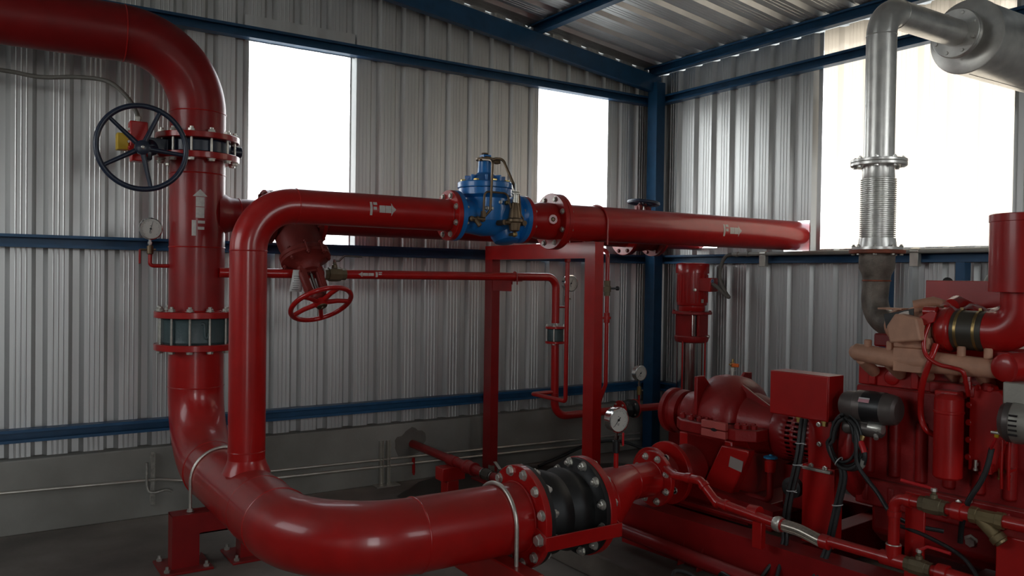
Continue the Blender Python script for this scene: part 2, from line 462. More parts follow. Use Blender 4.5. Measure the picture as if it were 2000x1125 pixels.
structure(b, 'trim_6', 'sheet', smooth=20)
b = MB(); ZR = 3.505
sheet(b, YF, W3[0], .44, ZR, right, PHR, PR); 
HOLES = ((4.052, 4.29, 1.812, 2.06), (5.02, 5.40, 1.868, 2.07))      # rough cut-outs where the two pipes leave the room
u_ = W3[1]
for (a, c, z0_, z1_) in HOLES:
    sheet(b, u_, a, .44, ZR, right, PHR, PR); sheet(b, a, c, .44, z0_, right, PHR, PR); sheet(b, a, c, z1_, ZR, right, PHR, PR); u_ = c
sheet(b, u_, YB + .02, .44, ZR, right, PHR, PR)
sheet(b, W3[0], W3[1], .44, 1.835, right, PHR, PR)
structure(b, 'wall_right', 'sheet', smooth=20)
for i, w in enumerate((W1, W2)):
    b = MB(); sheet(b, w[0] - .01, w[1] + .01, WZ[0] - .04, WZ[1] + .04, lambda u, d, z: (u, YB + .012 + d, z), PHB, PB)
    structure(b, 'window_%d' % (i + 1), 'panel_clear', smooth=20)
b = MB(); sheet(b, W3[0] - .01, W3[1] + .01, 1.80, ZR, lambda u, d, z: (XR + .012 + d, u, z), PHR, PR)
structure(b, 'window_3', 'panel_cream', smooth=20)
# walls behind and left of the camera, each with a translucent bay added to let in light, plus an open door
def bays(name, u0, u1, spans, place, ztop, z0, z1):
    b = MB(); u = u0
    for (a, c) in spans:
        sheet(b, u, a, 0, ztop, place, .1, PB); sheet(b, a, c, 0, z0, place, .1, PB); sheet(b, a, c, z1, ztop, place, .1, PB); u = c
    sheet(b, u, u1, 0, ztop, place, .1, PB)
    structure(b, name, 'sheet', smooth=20)
bays('wall_left', YF, YB, ADDED_LEFT_BAYS, left, roof_z(XL), 2.0, 3.4)
b = MB(); u = XL
for (a, c, z0_, z1_) in ((DOOR[0], DOOR[1], 0, DOOR[2]),) + tuple((a, c, 2.0, 3.4) for (a, c) in ADDED_FRONT_BAYS):
    sheet(b, u, a, 0, roof_z, front, .1, PB)
    if z0_: sheet(b, a, c, 0, z0_, front, .1, PB)
    sheet(b, a, c, z1_, roof_z, front, .1, PB)
    u = c
sheet(b, u, XR, 0, roof_z, front, .1, PB)
structure(b, 'wall_front', 'sheet', smooth=20)
k_ = 4  # windows numbered from here on are unseen, added for the light they let in
for (a, c) in ADDED_LEFT_BAYS:
    b = MB(); sheet(b, a - .01, c + .01, 1.98, 3.42, lambda u, d, z: (XL - .012 - d, u, z), .1, PB); structure(b, 'window_%d' % k_, 'panel_clear', smooth=20); k_ += 1
for (a, c) in ADDED_FRONT_BAYS:
    b = MB(); sheet(b, a - .01, c + .01, 1.98, 3.42, lambda u, d, z: (u, YF - .012 - d, z), .1, PB); structure(b, 'window_%d' % k_, 'panel_clear', smooth=20); k_ += 1
# roof sheets, ribs run down the slope
b = MB(); prof = sheet_profile(YF - .3, YB + .12, .1, .25, .03)
for (x0, x1) in ((-.5, XR + .45), (XL - .3, -.5)):
    b.quad_grid([[(x0, u, roof_z(x0) + d) for (u, d) in prof], [(x1, u, roof_z(x1) + d) for (u, d) in prof]])
structure(b, 'ceiling', 'sheet', smooth=20)
# ground outside
structure(MB().bx(-30, 40, -30, 40, -.3, -.13), 'trim_7', 'pale_ground', smooth=0)

# ---- blue steel frame
def girt(name, p0, p1, od, label, h=.078, w=.078):
    c = tuple((V(p0) + V(p1)) / 2)
    return single(MB().channel(p0, p1, w, h, od, .005, .018), name, label, 'steel beam', 'blue_steel', c, smooth=0, group='blue wall girts')
yg, xg = YB - .003, XR - .003
girt('wall_girt', (XL + .01, yg, 3.245), (XR - .01, yg, 3.245), (0, -1, 0), 'blue steel girt running along the left corrugated wall above the windows')
girt('wall_girt', (XL + .01, yg, 1.768), (XR - .01, yg, 1.768), (0, -1, 0), 'blue steel girt on the left wall at window sill height behind the thick pipes')
girt('wall_girt', (XL + .01, yg, .593), (XR - .01, yg, .593), (0, -1, 0), 'lowest blue steel girt on the left wall just above the concrete curb')
girt('wall_girt', (xg, 5.70, 3.252), (xg, YF + .01, 3.252), (-1, 0, 0), 'blue steel girt crossing the top of the large window on the right wall')
girt('wall_girt', (xg, 5.70, 1.768), (xg, YF + .01, 1.768), (-1, 0, 0), 'blue steel girt under the large window on the right wall')
girt('wall_girt', (xg, 5.70, .593), (xg, YF + .01, .593), (-1, 0, 0), 'low blue steel girt on the right wall behind the vertical pump')
single(MB().bx(5.245, 5.35, 5.58, 5.706, 0, 3.40), 'corner_column', 'blue steel column standing in the far corner of the room', 'column', 'blue_steel', (5.30, 5.643, 0), bevel=.006)
def rz(x): return 3.48 + .122 * (5.2 - x)
x0, x1 = -.5, 5.35
single(MB().prism([(x0, rz(x0) - .155), (x1, rz(x1) - .155), (x1, rz(x1)), (x0, rz(x0))], (0, 5.705, 0), (1, 0, 0), (0, 0, 1), .07), 'rafter',
       'sloping blue steel rafter under the roof along the left wall', 'steel beam', 'blue_steel', (2.5, 5.67, rz(2.5) - .08), smooth=0, bevel=.004)
for (x, lb) in ((5.30, 'blue roof purlin at the eave above the right wall'), (3.97, 'blue roof purlin crossing the middle of the visible roof'), (2.62, 'blue roof purlin nearest the ridge, above the left window'), (1.25, 'blue roof purlin high above the thick riser pipe')):
    z = rz(x) + .047
    single(MB().channel((x + .03, YB - .005, z), (x + .03, YF + .02, z), .065, .088, (-1, 0, 0), .005, .016), 'roof_purlin', lb, 'steel beam', 'blue_steel', (x, 1.6, z), smooth=0, group='roof purlins')
for (y, lb) in ((3.32, 'short blue steel post against the right wall behind the rusty exhaust elbow'), (2.80, 'blue steel post on the right wall beside the grey hose')):
    single(MB().bx(5.27, 5.348, y - .03, y + .03, .14, 1.725), 'wall_post', lb, 'column', 'blue_steel', (5.31, y, .14), bevel=.004)

# ---- conduits on the walls
def conduit(pts, r, label, name='conduit_pipe', m='galv_pipe', rad=.06, cat='conduit', group=None):
    p = arc_path(pts, rad) if len(pts) > 2 else pts
    return thing_tube(p, r, label, name, m, cat, group)
def thing_tube(p, r, label, name, m, cat, group=None, frame='W', extra=None, seg=14):
    b = MB().tube(p, r, seg)
    if extra: extra(b)
    return single(b, name, label, cat, m, tuple(V(p[0])), frame, group)
conduit([(1.45, 5.695, .212), (5.2, 5.695, .150)], .0105, 'upper thin steel conduit along the foot of the concrete curb')
conduit([(1.45, 5.694, .160), (5.2, 5.694, .098)], .012, 'lower thin steel conduit along the foot of the concrete curb')
conduit([(XL + .05, 5.693, .31), (.147, 5.693, .268), (1.02, 5.693, .243), (1.23, 5.693, .205)], .0105, 'thin steel conduit on the curb at the far left, bending down behind the riser', rad=.03)
t = thing('strut_rail', 'pair of slim galvanised strut rails standing against the curb holding two conduits', 'bracket', (2.62, 5.69, 0))
for dx in (-.028, .028): MB().channel((2.62 + dx, 5.702, .01), (2.62 + dx, 5.702, .335), .028, .028, (0, -1, 0), .003).build('rail', 'galv_pipe', t, smooth=0)
MB().box((2.62, 5.655, .006), (.19, .10, .008)).build('base_plate', 'galv_pipe', t)
t = thing('strut_rail', 'small strut rail with a bent rod at the curb behind the riser elbow', 'bracket', (.985, 5.69, 0))
MB().channel((.985, 5.702, .08), (.985, 5.702, .42), .024, .03, (0, -1, 0), .003).build('rail', 'bolt_dull', t, smooth=0)
MB().tube(spline([(.95, 5.684, .36), (.953, 5.68, .20), (.985, 5.665, .165), (1.06, 5.66, .175), (1.10, 5.66, .16)]), .008, 10).build('rod', 'bolt_dull', t)
t = thing('conduit_pipe', 'long grey conduit clipped to the blue girt below the large right window', 'conduit', (5.325, 3.3, 1.803))
MB().tube([(5.325, 4.72, 1.803), (5.325, 2.05, 1.803)], .0165, 16).build('tube', 'grey_pvc', t)
for y in (4.40, 3.13):
    MB().bx(5.305, 5.345, y - .03, y + .03, 1.70, 1.79).ring((5.325, y - .03, 1.803), (0, 1, 0), .0165, .022, .06, 20).build('clip', 'galv_pipe', t, bevel=.002)
for y in (4.66, 4.55): MB().ring((5.325, y, 1.803), (0, 1, 0), .0165, .021, .03, 20).build('coupling', 'grey_pvc', t)
thing_tube(spline([(5.325, 4.73, 1.803), (5.30, 4.78, 1.78), (5.27, 4.80, 1.70), (5.25, 4.79, 1.60), (5.25, 4.73, 1.49), (5.24, 4.68, 1.445), (5.235, 4.73, 1.475), (5.225, 4.80, 1.53), (5.22, 4.86, 1.555), (5.24, 4.90, 1.56)]),
           .0155, 'grey flexible conduit looping from the right wall conduit to the vertical pump motor', 'flexible_conduit', 'grey_hose', 'conduit')
thing_tube(spline([(-.75, 5.70, 2.66), (-.3, 5.66, 2.70), (.10, 5.60, 2.742), (.33, 5.52, 2.716), (.51, 5.42, 2.722), (.66, 5.32, 2.70), (.745, 5.22, 2.61), (.79, 5.16, 2.515), (.80, 5.15, 2.47)]),
           .0125, 'grey flexible conduit sagging across the left wall to the red switch box', 'flexible_conduit', 'grey_hose', 'conduit')
# ================================================================== pipework along the left wall
RX, RY = 1.161, 5.289                 # riser axis
D12 = .162
TOC = V(-RX, -RY, 0).normalized()     # from the riser toward the viewer's side of the room
def flange(th, c, a, r, th_, rin, m='red', parent=None, name='flange'):
    c = V(c); a = V(a).normalized()
    return MB().lathe(c, a, [(0, rin), (0, r - .003), (.003, r), (th_ - .003, r), (th_, r - .003), (th_, rin), (0, rin)], 64, caps=False).build(name, m, th, parent)
# ---- top elbow and pipe leaving to the left
t = thing('elbow_pipe', 'thick red pipe bending from the top of the riser to the upper left edge', 'pipe', (RX, RY, 2.391))
MB().tube(arc_path([(RX, RY, 2.40), (RX, RY, 2.985), (-2.6, RY, 2.985)], .42, 28), D12, 64).build('pipe', 'red_dark', t)
flange(t, (RX, RY, 2.391), (0, 0, 1), .243, .035, .10)
weld(t, (RX, RY, 2.565), (0, 0, 1), D12); weld(t, (RX - .42, RY, 2.985), (1, 0, 0), D12); weld(t, (RX, RY, 2.428), (0, 0, 1), D12 + .003, w=.006)
# ---- butterfly valve
t = thing('butterfly_valve', 'dark butterfly valve with large blue handwheel high on the riser', 'valve', (RX, RY, 2.309))
b = MB().lathe((RX, RY, 2.309), (0, 0, 1), [(0, .185), (.008, .192), (.074, .192), (.082, .185)], 64)
b.box((RX - .245, RY - .015, 2.350), (.16, .085, .07)); b.cyl((RX + .17, RY, 2.35), (RX + .262, RY, 2.35), .036, seg=24)
b.lathe((RX - .30, RY - .04, 2.35), (-1, -.15, 0), [(0, .05), (.012, .062), (.03, .062), (.04, .05)], 32)
b.build('valve_body', 'navy', t, bevel=.004)
bolts(t, (RX, RY, 2.271), (0, 0, 1), .216, 12, .155, r=.0200, phase=.27)
GX, GY, GZ = .795, 5.16, 2.285
g = MB().box((GX + .03, GY + .05, GZ), (.11, .10, .085)).cyl((GX + .09, GY + .06, GZ + .02), (RX - .28, RY - .02, 2.350), .042, seg=28).cyl((GX, GY - .03, GZ), (GX, 5.00, GZ), .017, seg=20)
gear = g.build('gearbox', 'navy', t, bevel=.008)
wh = MB().torus((GX, 4.975, GZ), (0, 1, 0), .232, .0150, 72, 14)
for k in range(5):
    a = R(-6 + 72 * k); d = V(math.cos(a), 0, math.sin(a))
    wh.tube([V(GX, 4.985, GZ) + d * .035, V(GX, 4.985, GZ) + d * .13, V(GX, 4.977, GZ) + d * .232], [.0150, .0125, .011], 12)
wh.lathe((GX, 4.955, GZ), (0, 1, 0), [(0, .030), (.006, .040), (.04, .040), (.05, .03)], 32)
hw = wh.build('handwheel', 'navy', t)
MB().lathe((GX, 4.956, GZ), (0, -1, 0), [(0, .010), (.006, .010), (.010, .006)], 16).build('hub_bolt', 'bolt_dull', t, hw)
b = MB().box((.802, 5.165, 2.355), (.095, .085, .20)).box((.800, 5.150, 2.262), (.078, .085, .075)).box((.800, 5.14, 2.30), (.11, .07, .02))
sb = b.build('switch_box', 'red_bright', t, bevel=.006)
for (dx, dz) in ((-.05, .05), (-.05, -.02), (-.052, -.09), (.05, .05)):
    MB().lathe((.80 + dx, 5.14, 2.355 + dz), (0, -1, 0), [(0, .008), (.012, .008)], 6).build('cover_screw', 'bolt_dull', t, sb)
MB().box((.722, 5.18, 2.335), (.062, .075, .095)).build('position_indicator', 'yellow', t, bevel=.005)
MB().lathe((.80, 5.15, 2.453), (0, 0, 1), [(0, .014), (.014, .014), (.014, .018), (.03, .018), (.036, .013)], 6).build('cable_gland', 'bolt_dull', t)

# ---- riser spool with the branch to the gate valve
t = thing('riser_spool', 'vertical thick red riser pipe with white upward arrow and side branch', 'pipe', (RX, RY, 1.316))
BZ, BR = 1.957, .1025
b = MB().tube([(RX, RY, 1.32), (RX, RY, 2.30)], D12, 64)
b.build('pipe', 'red_dark', t)
MB().lathe((RX, RY, BZ), (1, 0, 0), [(.10, .150), (.155, .132), (.175, .116), (.20, .107), (.24, BR), (.41, BR)], 48).build('branch', 'red_dark', t)
flange(t, (RX, RY, 1.316), (0, 0, 1), .243, .038, .10); flange(t, (RX, RY, 2.271), (0, 0, 1), .243, .038, .10)
flange(t, (1.562, RY, BZ), (1, 0, 0), .172, .028, .06)
weld(t, (RX, RY, 1.745), (0, 0, 1), D12); weld(t, (RX, RY, 2.19), (0, 0, 1), D12); weld(t, (RX + .245, RY, BZ), (1, 0, 0), BR); weld(t, (RX, RY, 1.357), (0, 0, 1), D12 + .002, w=.005)
cu = TOC + V(0.095, 0, 0)
stencil(t, (RX, RY, 0), (0, 0, 1), cu, D12, [
    (1.811, -.046, -.022, 1.904, -.046, -.022), (1.885, -.012, .028, 1.902, -.012, .028), (1.848, -.012, .025, 1.865, -.012, .025),
    (1.918, -.024, .024, 1.982, -.024, .024), (1.986, -.024, .024, 2.043, -.024, .024), (2.047, -.042, .042, 2.088, -.002, .002)])
# ---- wafer check valve on the riser
t = thing('check_valve', 'dark green wafer check valve bolted between two red flanges low on the riser', 'valve', (RX, RY, 1.158))
b = MB().lathe((RX, RY, 1.158), (0, 0, 1), [(0, .196), (.012, .203), (.03, .200), (.128, .200), (.146, .203), (.158, .196)], 72)
b.build('valve_body', 'teal_dark', t)
cd = TOC + V(.16, 0, 0); cd.normalize(); cs = V(0, 0, 1).cross(cd)
def on(a_, z_, r_): 
    d = cd * math.cos(a_) + cs * math.sin(a_); return V(RX, RY, z_) + d * r_
MB().tube(spline([on(-.02, 1.285, .2), on(.045, 1.285, .203), (on(.07, 1.27, .203)), on(.075, 1.235, .203), on(.09, 1.205, .203), on(.13, 1.198, .203), on(.17, 1.215, .203), on(.175, 1.23, .201)]), .0085, 10).build('cast_hook', 'teal_dark', t)
bolts(t, (RX, RY, 1.121), (0, 0, 1), .216, 12, .236, r=.0200, phase=.27, m='bolt_dull')
# ---- main header: riser foot, run toward the room, bend, run to the rubber joint, with the relief branch
HZ, HY, HX = .46, 3.205, 1.165
t = thing('header_pipe', 'thick red header pipe with the big bend in the foreground and a tall thinner branch', 'pipe', (1.3, 3.9, .30))
b = MB().tube(arc_path([(RX, RY, 1.15), (RX, RY, HZ), (HX, HY, HZ), (2.185, HY, HZ)], [.43, .457], 30), D12, 72)
b.build('pipe', 'red', t)
flange(t, (RX, RY, 1.120), (0, 0, 1), .243, .038, .10)
f1 = flange(t, (2.159, HY, HZ), (1, 0, 0), .2415, .034, .10)
for (c, a, r) in (((RX, RY, .893), (0, 0, 1), D12), ((RX, RY - .43, HZ), (0, 1, 0), D12), ((HX, HY + .457, HZ), (0, 1, 0), D12), ((HX, HY + .72, HZ), (0, 1, 0), D12 - .001), ((HX + .457, HY, HZ), (1, 0, 0), D12), ((2.152, HY, HZ), (1, 0, 0), D12 + .003)):
    weld(t, c, a, r)
BRX, BRY, RZ, R6 = 1.161, 4.165, 1.942, .091
MB().tube(arc_path([(BRX, BRY, HZ + .10), (BRX, BRY, RZ), (2.31, BRY, RZ)], .235, 26), R6, 56).build('branch_pipe', 'red', t)
MB().lathe((BRX, BRY, HZ), (0, 0, 1), [(.13, .118), (.155, .108), (.175, .098), (.20, R6)], 48).build('branch_collar', 'red', t)
for (c, a) in (((BRX, BRY, .70), (0, 0, 1)), ((BRX, BRY, RZ - .237), (0, 0, 1)), ((BRX + .237, BRY, RZ), (1, 0, 0)), ((2.288, BRY, RZ), (1, 0, 0))): weld(t, c, a, R6, w=.003)
flange(t, (2.292, BRY, RZ), (1, 0, 0), .146, .030, .06)
cf = V(-1.8, -4.1, -.35)
def arrow_x(th, x0, x1, yc, zc, r, cu, h=.075, rev=False):
    """letter F then a two-piece arrow along +X (or reversed along -X)"""
    L = x1 - x0; f = L * .27
    S = lambda u: (x1 - u) if rev else (x0 + u)
    F0 = (x1 - f) if rev else x0
    h = -h                                   # positive turns downward round the pipe
    sh = [(F0, -h / 2, h / 2, F0 + f * .32, -h / 2, h / 2), (F0 + f * .45, h * .28, h / 2, F0 + f, h * .28, h / 2), (F0 + f * .45, -h * .08, h * .14, F0 + f * .92, -h * .08, h * .14),
          (S(f * 1.3), -h * .27, h * .27, S(L * .57), -h * .27, h * .27), (S(L * .585), -h * .27, h * .27, S(L * .80), -h * .27, h * .27), (S(L * .81), -h * .5, h * .5, S(L), -.002, .002)]
    return stencil(th, (0, yc, zc), (1, 0, 0), cu, r, sh)
arrow_x(t, 1.775, 1.928, BRY, RZ, R6, V(0, -1, .06), .072)
# ---- blue relief valve
t = thing('relief_valve', 'bright blue pilot-operated relief valve with bronze pilot tubing', 'valve', (2.56, BRY, RZ - .15))
b = MB()
b.lathe((2.322, BRY, RZ), (1, 0, 0), [(0, .05), (0, .146), (.028, .146), (.030, .112), (.06, .098), (.12, .100), (.20, .112), (.27, .108), (.33, .112), (.39, .122), (.43, .118), (.445, .146), (.474, .146), (.474, .05)], 64)
b.lathe((2.545, BRY, RZ - .02), (0, 0, 1), [(0, .12), (.07, .128), (.13, .128), (.145, .15), (.148, .158), (.186, .158)], 64)
b.lathe((2.69, BRY, RZ - .055), (0, -.3, -1), [(-.05, .10), (.05, .092), (.085, .075), (.095, .05)], 40)
b.build('valve_body', 'blue_valve', t)
b = MB().lathe((2.545, BRY, RZ + .168), (0, 0, 1), [(0, .160), (.003, .163), (.033, .163), (.038, .158), (.044, .115), (.070, .088), (.085, .056), (.095, .046), (.14, .042), (.165, .042)], 64)
for k in range(8):
    a = 2 * PI * (k + .4) / 8; b.box((2.545 + .085 * math.cos(a), BRY + .085 * math.sin(a), RZ + .222), (.07, .014, .045), (V(math.cos(a), math.sin(a), 0), V(-math.sin(a), math.cos(a), 0), V(0, 0, 1)))
b.box((2.545, BRY, RZ + .345), (.05, .05, .05))
cv = b.build('cover', 'blue_valve', t, bevel=.003)
bolts(t, (2.545, BRY, RZ + .203), (0, 0, -1), .138, 8, .045, r=.0165, phase=.18, m='yellow_zinc', parent=cv, wash=False)
b = MB().lathe((2.548, BRY, RZ + .33), (0, 0, 1), [(0, .044), (.008, .060), (.020, .060), (.022, .036), (.03, .03)], 36)
b.cyl((2.53, BRY - .01, RZ + .35), (2.53, BRY - .01, RZ + .375), .008, seg=12).lathe((2.535, BRY - .01, RZ + .372), (0, 0, 1), [(0, .020), (.004, .022), (.008, .020)], 20)
b.box((2.60, BRY - .03, RZ + .335), (.045, .035, .03)).box((2.505, BRY - .02, RZ + .335), (.03, .02, .012))
b.build('indicator_cap', 'bronze_dark', t, bevel=.002)
py_ = BRY - .128
tubes = MB()
tubes.tube(arc_path([(2.500, BRY - .05, RZ + .335), (2.490, py_ - .045, RZ + .315), (2.480, py_ - .04, RZ + .03), (2.455, py_ - .02, RZ - .005)], .03, 8), .0075, 10)
tubes.tube(arc_path([(2.435, py_ - .04, RZ - .005), (2.440, py_ - .04, RZ + .135), (2.600, py_ - .03, RZ + .135), (2.615, py_ - .05, RZ + .05)], .03, 8), .006, 10)
tubes.tube(arc_path([(2.545, BRY - .05, RZ + .33), (2.58, BRY - .06, RZ + .345), (2.625, BRY - .07, RZ + .345), (2.675, py_ - .04, RZ + .12), (2.675, py_ - .06, RZ - .0)], .03, 8), .0085, 10)
tubes.tube(arc_path([(2.645, py_ - .06, RZ + .06), (2.695, py_ - .06, RZ - .01), (2.695, py_ - .055, RZ - .03)], .01, 6), .0055, 10)
tubes.build('pilot_tubing', 'bronze_dark', t)
b = MB()
for x in (2.375, 2.415, 2.448): b.lathe((x, py_ + .045, RZ - .022), (0, -1, 0), [(-.02, .011), (.045, .011), (.045, .016), (.062, .016), (.066, .008)], 12)
b.cyl((2.37, py_ - .01, RZ - .022), (2.46, py_ - .01, RZ - .022), .013, seg=14).cyl((2.40, py_ - .01, RZ - .025), (2.42, py_ - .03, RZ - .062), .014, seg=14)
b.box((2.437, py_ - .035, RZ + .005), (.022, .022, .035))
b.build('inlet_fittings', 'bronze_dark', t, bevel=.001)
b = MB()
b.lathe((2.645, py_ - .045, RZ - .085), (0, 0, 1), [(0, .018), (.006, .030), (.05, .036), (.056, .048), (.070, .048), (.078, .036), (.10, .034), (.165, .022), (.17, .014)], 32)
b.cyl((2.575, py_ + .03, RZ - .035), (2.575, py_ - .05, RZ - .035), .016, seg=14).cyl((2.575, py_ - .045, RZ - .035), (2.71, py_ - .045, RZ - .035), .014, seg=14)
b.cyl((2.70, py_ - .02, RZ - .035), (2.70, py_ - .07, RZ - .035), .016, seg=14)
pil = b.build('pilot_valve', 'bronze_dark', t)
MB().lathe((2.650, py_ - .045, RZ + .08), (0, 0, 1), [(0, .020), (.05, .018), (.052, .026), (.058, .026), (.06, .014), (.066, .022), (.071, .022), (.072, .007), (.115, .006)], 20).build('adjusting_screw', 'zinc', t, pil)
for (x, z, m_) in ((2.485, .045, 'zinc'), (2.515, .045, 'zinc'), (2.575, .085, 'zinc'), (2.625, .085, 'brass')):
    MB().lathe((x, py_ + .05, RZ + z), (0, -1, 0), [(0, .013), (.05, .013), (.052, .009), (.06, .008)], 6).build('pipe_plug', m_, t)
MB().lathe((2.665, py_ + .03, RZ - .10), (0, -1, 0), [(-.03, .010), (.035, .010), (.035, .016), (.055, .016), (.06, .008)], 6).build('drain_plug', 'brass', t)
bolts(t, (2.292, BRY, RZ), (1, 0, 0), .118, 8, .060, r=.0145, phase=.5, m='bolt_dull')
bolts(t, (2.768, BRY, RZ), (1, 0, 0), .118, 8, .058, r=.0145, phase=.5, m='bolt_dull')
# ---- cone piece after the relief valve
OX = 3.052
t = thing('waste_cone', 'short red widening pipe piece between blue valve and large bolted flange', 'pipe', (2.92, BRY, RZ - .12))
MB().tube([(2.80, BRY, RZ), (2.84, BRY, RZ), (2.93, BRY, RZ), (OX, BRY, RZ)], [.091, .094, .115, .115], 56).build('pipe', 'red', t)
flange(t, (2.797, BRY, RZ), (1, 0, 0), .146, .028, .06); flange(t, (OX - .03, BRY, RZ), (1, 0, 0), .175, .030, .06)
pd = V(-.25, -1, .03).normalized()
sp = MB().lathe(V(2.99, BRY, RZ) + pd * .105, pd, [(0, .036), (.02, .034), (.024, .028), (.024, .014)], 32, caps=False).build('side_port', 'red', t)
MB().lathe(V(2.99, BRY, RZ) + pd * .115, pd, [(0, .016), (.008, .014), (.014, .010)], 6).build('port_plug', 'bronze_dark', t, sp)
# ---- long discharge pipe to the right wall
t = thing('waste_pipe', 'long red pipe running from the large flange into the right wall', 'pipe', (4.3, BRY, RZ - .115))
MB().tube([(OX + .01, BRY, RZ), (4.2, BRY, RZ), (5.56, BRY, RZ)], .115, 64).build('pipe', 'red', t)
flange(t, (OX + .001, BRY, RZ), (1, 0, 0), .175, .030, .06)
weld(t, (3.10, BRY, RZ), (1, 0, 0), .116)
bolts(t, (OX - .03, BRY, RZ), (1, 0, 0), .145, 8, .061, r=.0145, phase=.5, m='bolt_dull')
arrow_x(t, 4.47, 4.66, BRY, RZ, .115, V(-.1, -1, .02), .085)
# ---- gate valves and pipe behind
def gate_valve(gx, label, ax, L, wheel_m, rw, ka=1.0):
    t = thing('gate_valve', label, 'valve', (gx, RY, BZ - .1))
    ax = V(ax).normalized(); e = (V(1, 0, 0) - ax * ax.x).normalized(); n = ax.cross(e); c = V(gx, RY, BZ); A = ax * ka
    b = MB().lathe((gx - .162, RY, BZ), (1, 0, 0), [(0, .05), (0, .172), (.026, .172), (.028, .125), (.07, .118), (.162, .135), (.254, .118), (.296, .125), (.298, .172), (.324, .172), (.324, .05)], 56)
    b.lathe(c, ax, [(.04 * ka, .13), (.12 * ka, .150), (.22 * ka, .146), (.285 * ka, .135)], 48, ex=.80, e1=e)
    b.lathe(c, ax, [(q * ka, r_) for q, r_ in ((.282, .158), (.286, .162), (.308, .162), (.312, .158))], 48, ex=.82, e1=e)
    b.build('valve_body', 'red_oxide', t)
    b = MB().lathe(c, ax, [(q * ka, r_) for q, r_ in ((.313, .158), (.317, .162), (.337, .162), (.342, .150), (.365, .10), (.39, .07), (.415, .062), (.42, .05))], 48, ex=.82, e1=e)
    for s in (-1, 1):
        b.tube([c + A * .37 + e * s * .048, c + A * .43 + e * s * .056, c + A * .55 + e * s * .046, c + A * .60 + e * s * .03], [.028, .027, .024, .022], 12)
        b.box(c + A * .47 + e * s * .052 + n * .0, (.030, .062, .21 * ka), (e, n, ax))
    b.lathe(c, ax, [(.585 * ka, .034), (.59 * ka, .045), (.62 * ka, .045), (.63 * ka, .035)], 24)
    b.box(c + A * .42, (.15, .05, .028), (e, n, ax))
    bn = b.build('bonnet', 'red_oxide', t)
    for s in (-1, 1): MB().lathe(c + A * .42 + e * s * .052 + n * -.02, ax, [(0, .012), (.028, .012), (.028, .008), (.05, .007)], 6).build('gland_bolt', 'bolt_dull', t, bn)
    bolts(t, c + A * .282, ax, .142, 8, .063 * ka + .003, r=.013, phase=.5, m='red_oxide', parent=bn, wash=False)
    MB().tube([c + A * .38, c + ax * (L + .03)], .012, 14).build('stem', 'steel', t)
    wc = c + ax * L
    b = MB().torus(wc, ax, rw - .0155, .0155, 64, 14)
    for k in range(5):
        a = R(72 * k); d = e * math.cos(a) + n * math.sin(a); b.tube([wc - ax * .012 + d * .03, wc - ax * .012 + d * rw * .55, wc + d * (rw - .014)], [.0165, .0150, .0135], 12)
    b.lathe(wc - ax * .03, ax, [(0, .036), (.006, .045), (.035, .042), (.045, .034)], 28)
    w = b.build('handwheel', wheel_m, t)
    MB().lathe(wc + ax * .014, ax, [(0, .034), (.006, .032), (.009, .012), (.018, .010)], 24).build('hub_nut', 'bronze_dark', t, w)
    bolts(t, (gx - .19, RY, BZ), (1, 0, 0), .145, 8, .052, r=.0145, phase=.5, m='red_oxide')
    bolts(t, (gx + .136, RY, BZ), (1, 0, 0), .145, 8, .052, r=.0145, phase=.5, m='red_oxide')
    return t, c, ax, e, n
t, c, ax, e, n = gate_valve(1.752, 'red gate valve hanging forward and down, its red handwheel in plain view', (.11, -.545, -.831), .665, 'red', .207)
tp = c + ax * .43 + e * -.085 + n * -.01
b = MB().quad_grid([[tp + V(-.03, -.01, .03), tp + V(.035, -.015, .03)], [tp + V(-.042, -.018, -.035), tp + V(.033, -.02, -.035)], [tp + V(-.055, -.012, -.105), tp + V(.022, -.02, -.108)]])
tg = b.build('paper_tag', 'white_tag', t, label='white paper tag with rows of grey print')
md = tg.modifiers.new('paper', 'SOLIDIFY'); md.thickness = .0012
b = MB()
for k in range(7):
    z = -.01 - .014 * k; b.box(tp + V(-.008 - .002 * k, -.0225, z), (.045 - .006 * (k % 3), .0012, .003))
b.build('tag_print', 'grey_ink', t, tg)
gx2 = 4.80
gate_valve(gx2, 'second gate valve near the corner column, dark handwheel seen edge-on above the pipe', (.10, -.02, 1), .285, 'navy', .142, .44)
t = thing('link_pipe', 'red pipe behind the relief line joining the two gate valves', 'pipe', (3.2, RY, BZ - .1))
MB().tube([(1.92, RY, BZ), (3.2, RY, BZ), (gx2 - .168, RY, BZ)], BR, 48).build('pipe', 'red_dark', t)
flange(t, (1.916, RY, BZ), (1, 0, 0), .172, .026, .06); flange(t, (gx2 - .190, RY, BZ), (1, 0, 0), .172, .026, .06)
t = thing('link_pipe', 'short red pipe passing behind the corner column into the right wall', 'pipe', (5.2, RY, BZ - .1))
MB().tube([(gx2 + .168, RY, BZ), (5.5, RY, BZ)], BR, 48).build('pipe', 'red_dark', t)
flange(t, (gx2 + .164, RY, BZ), (1, 0, 0), .172, .026, .06)

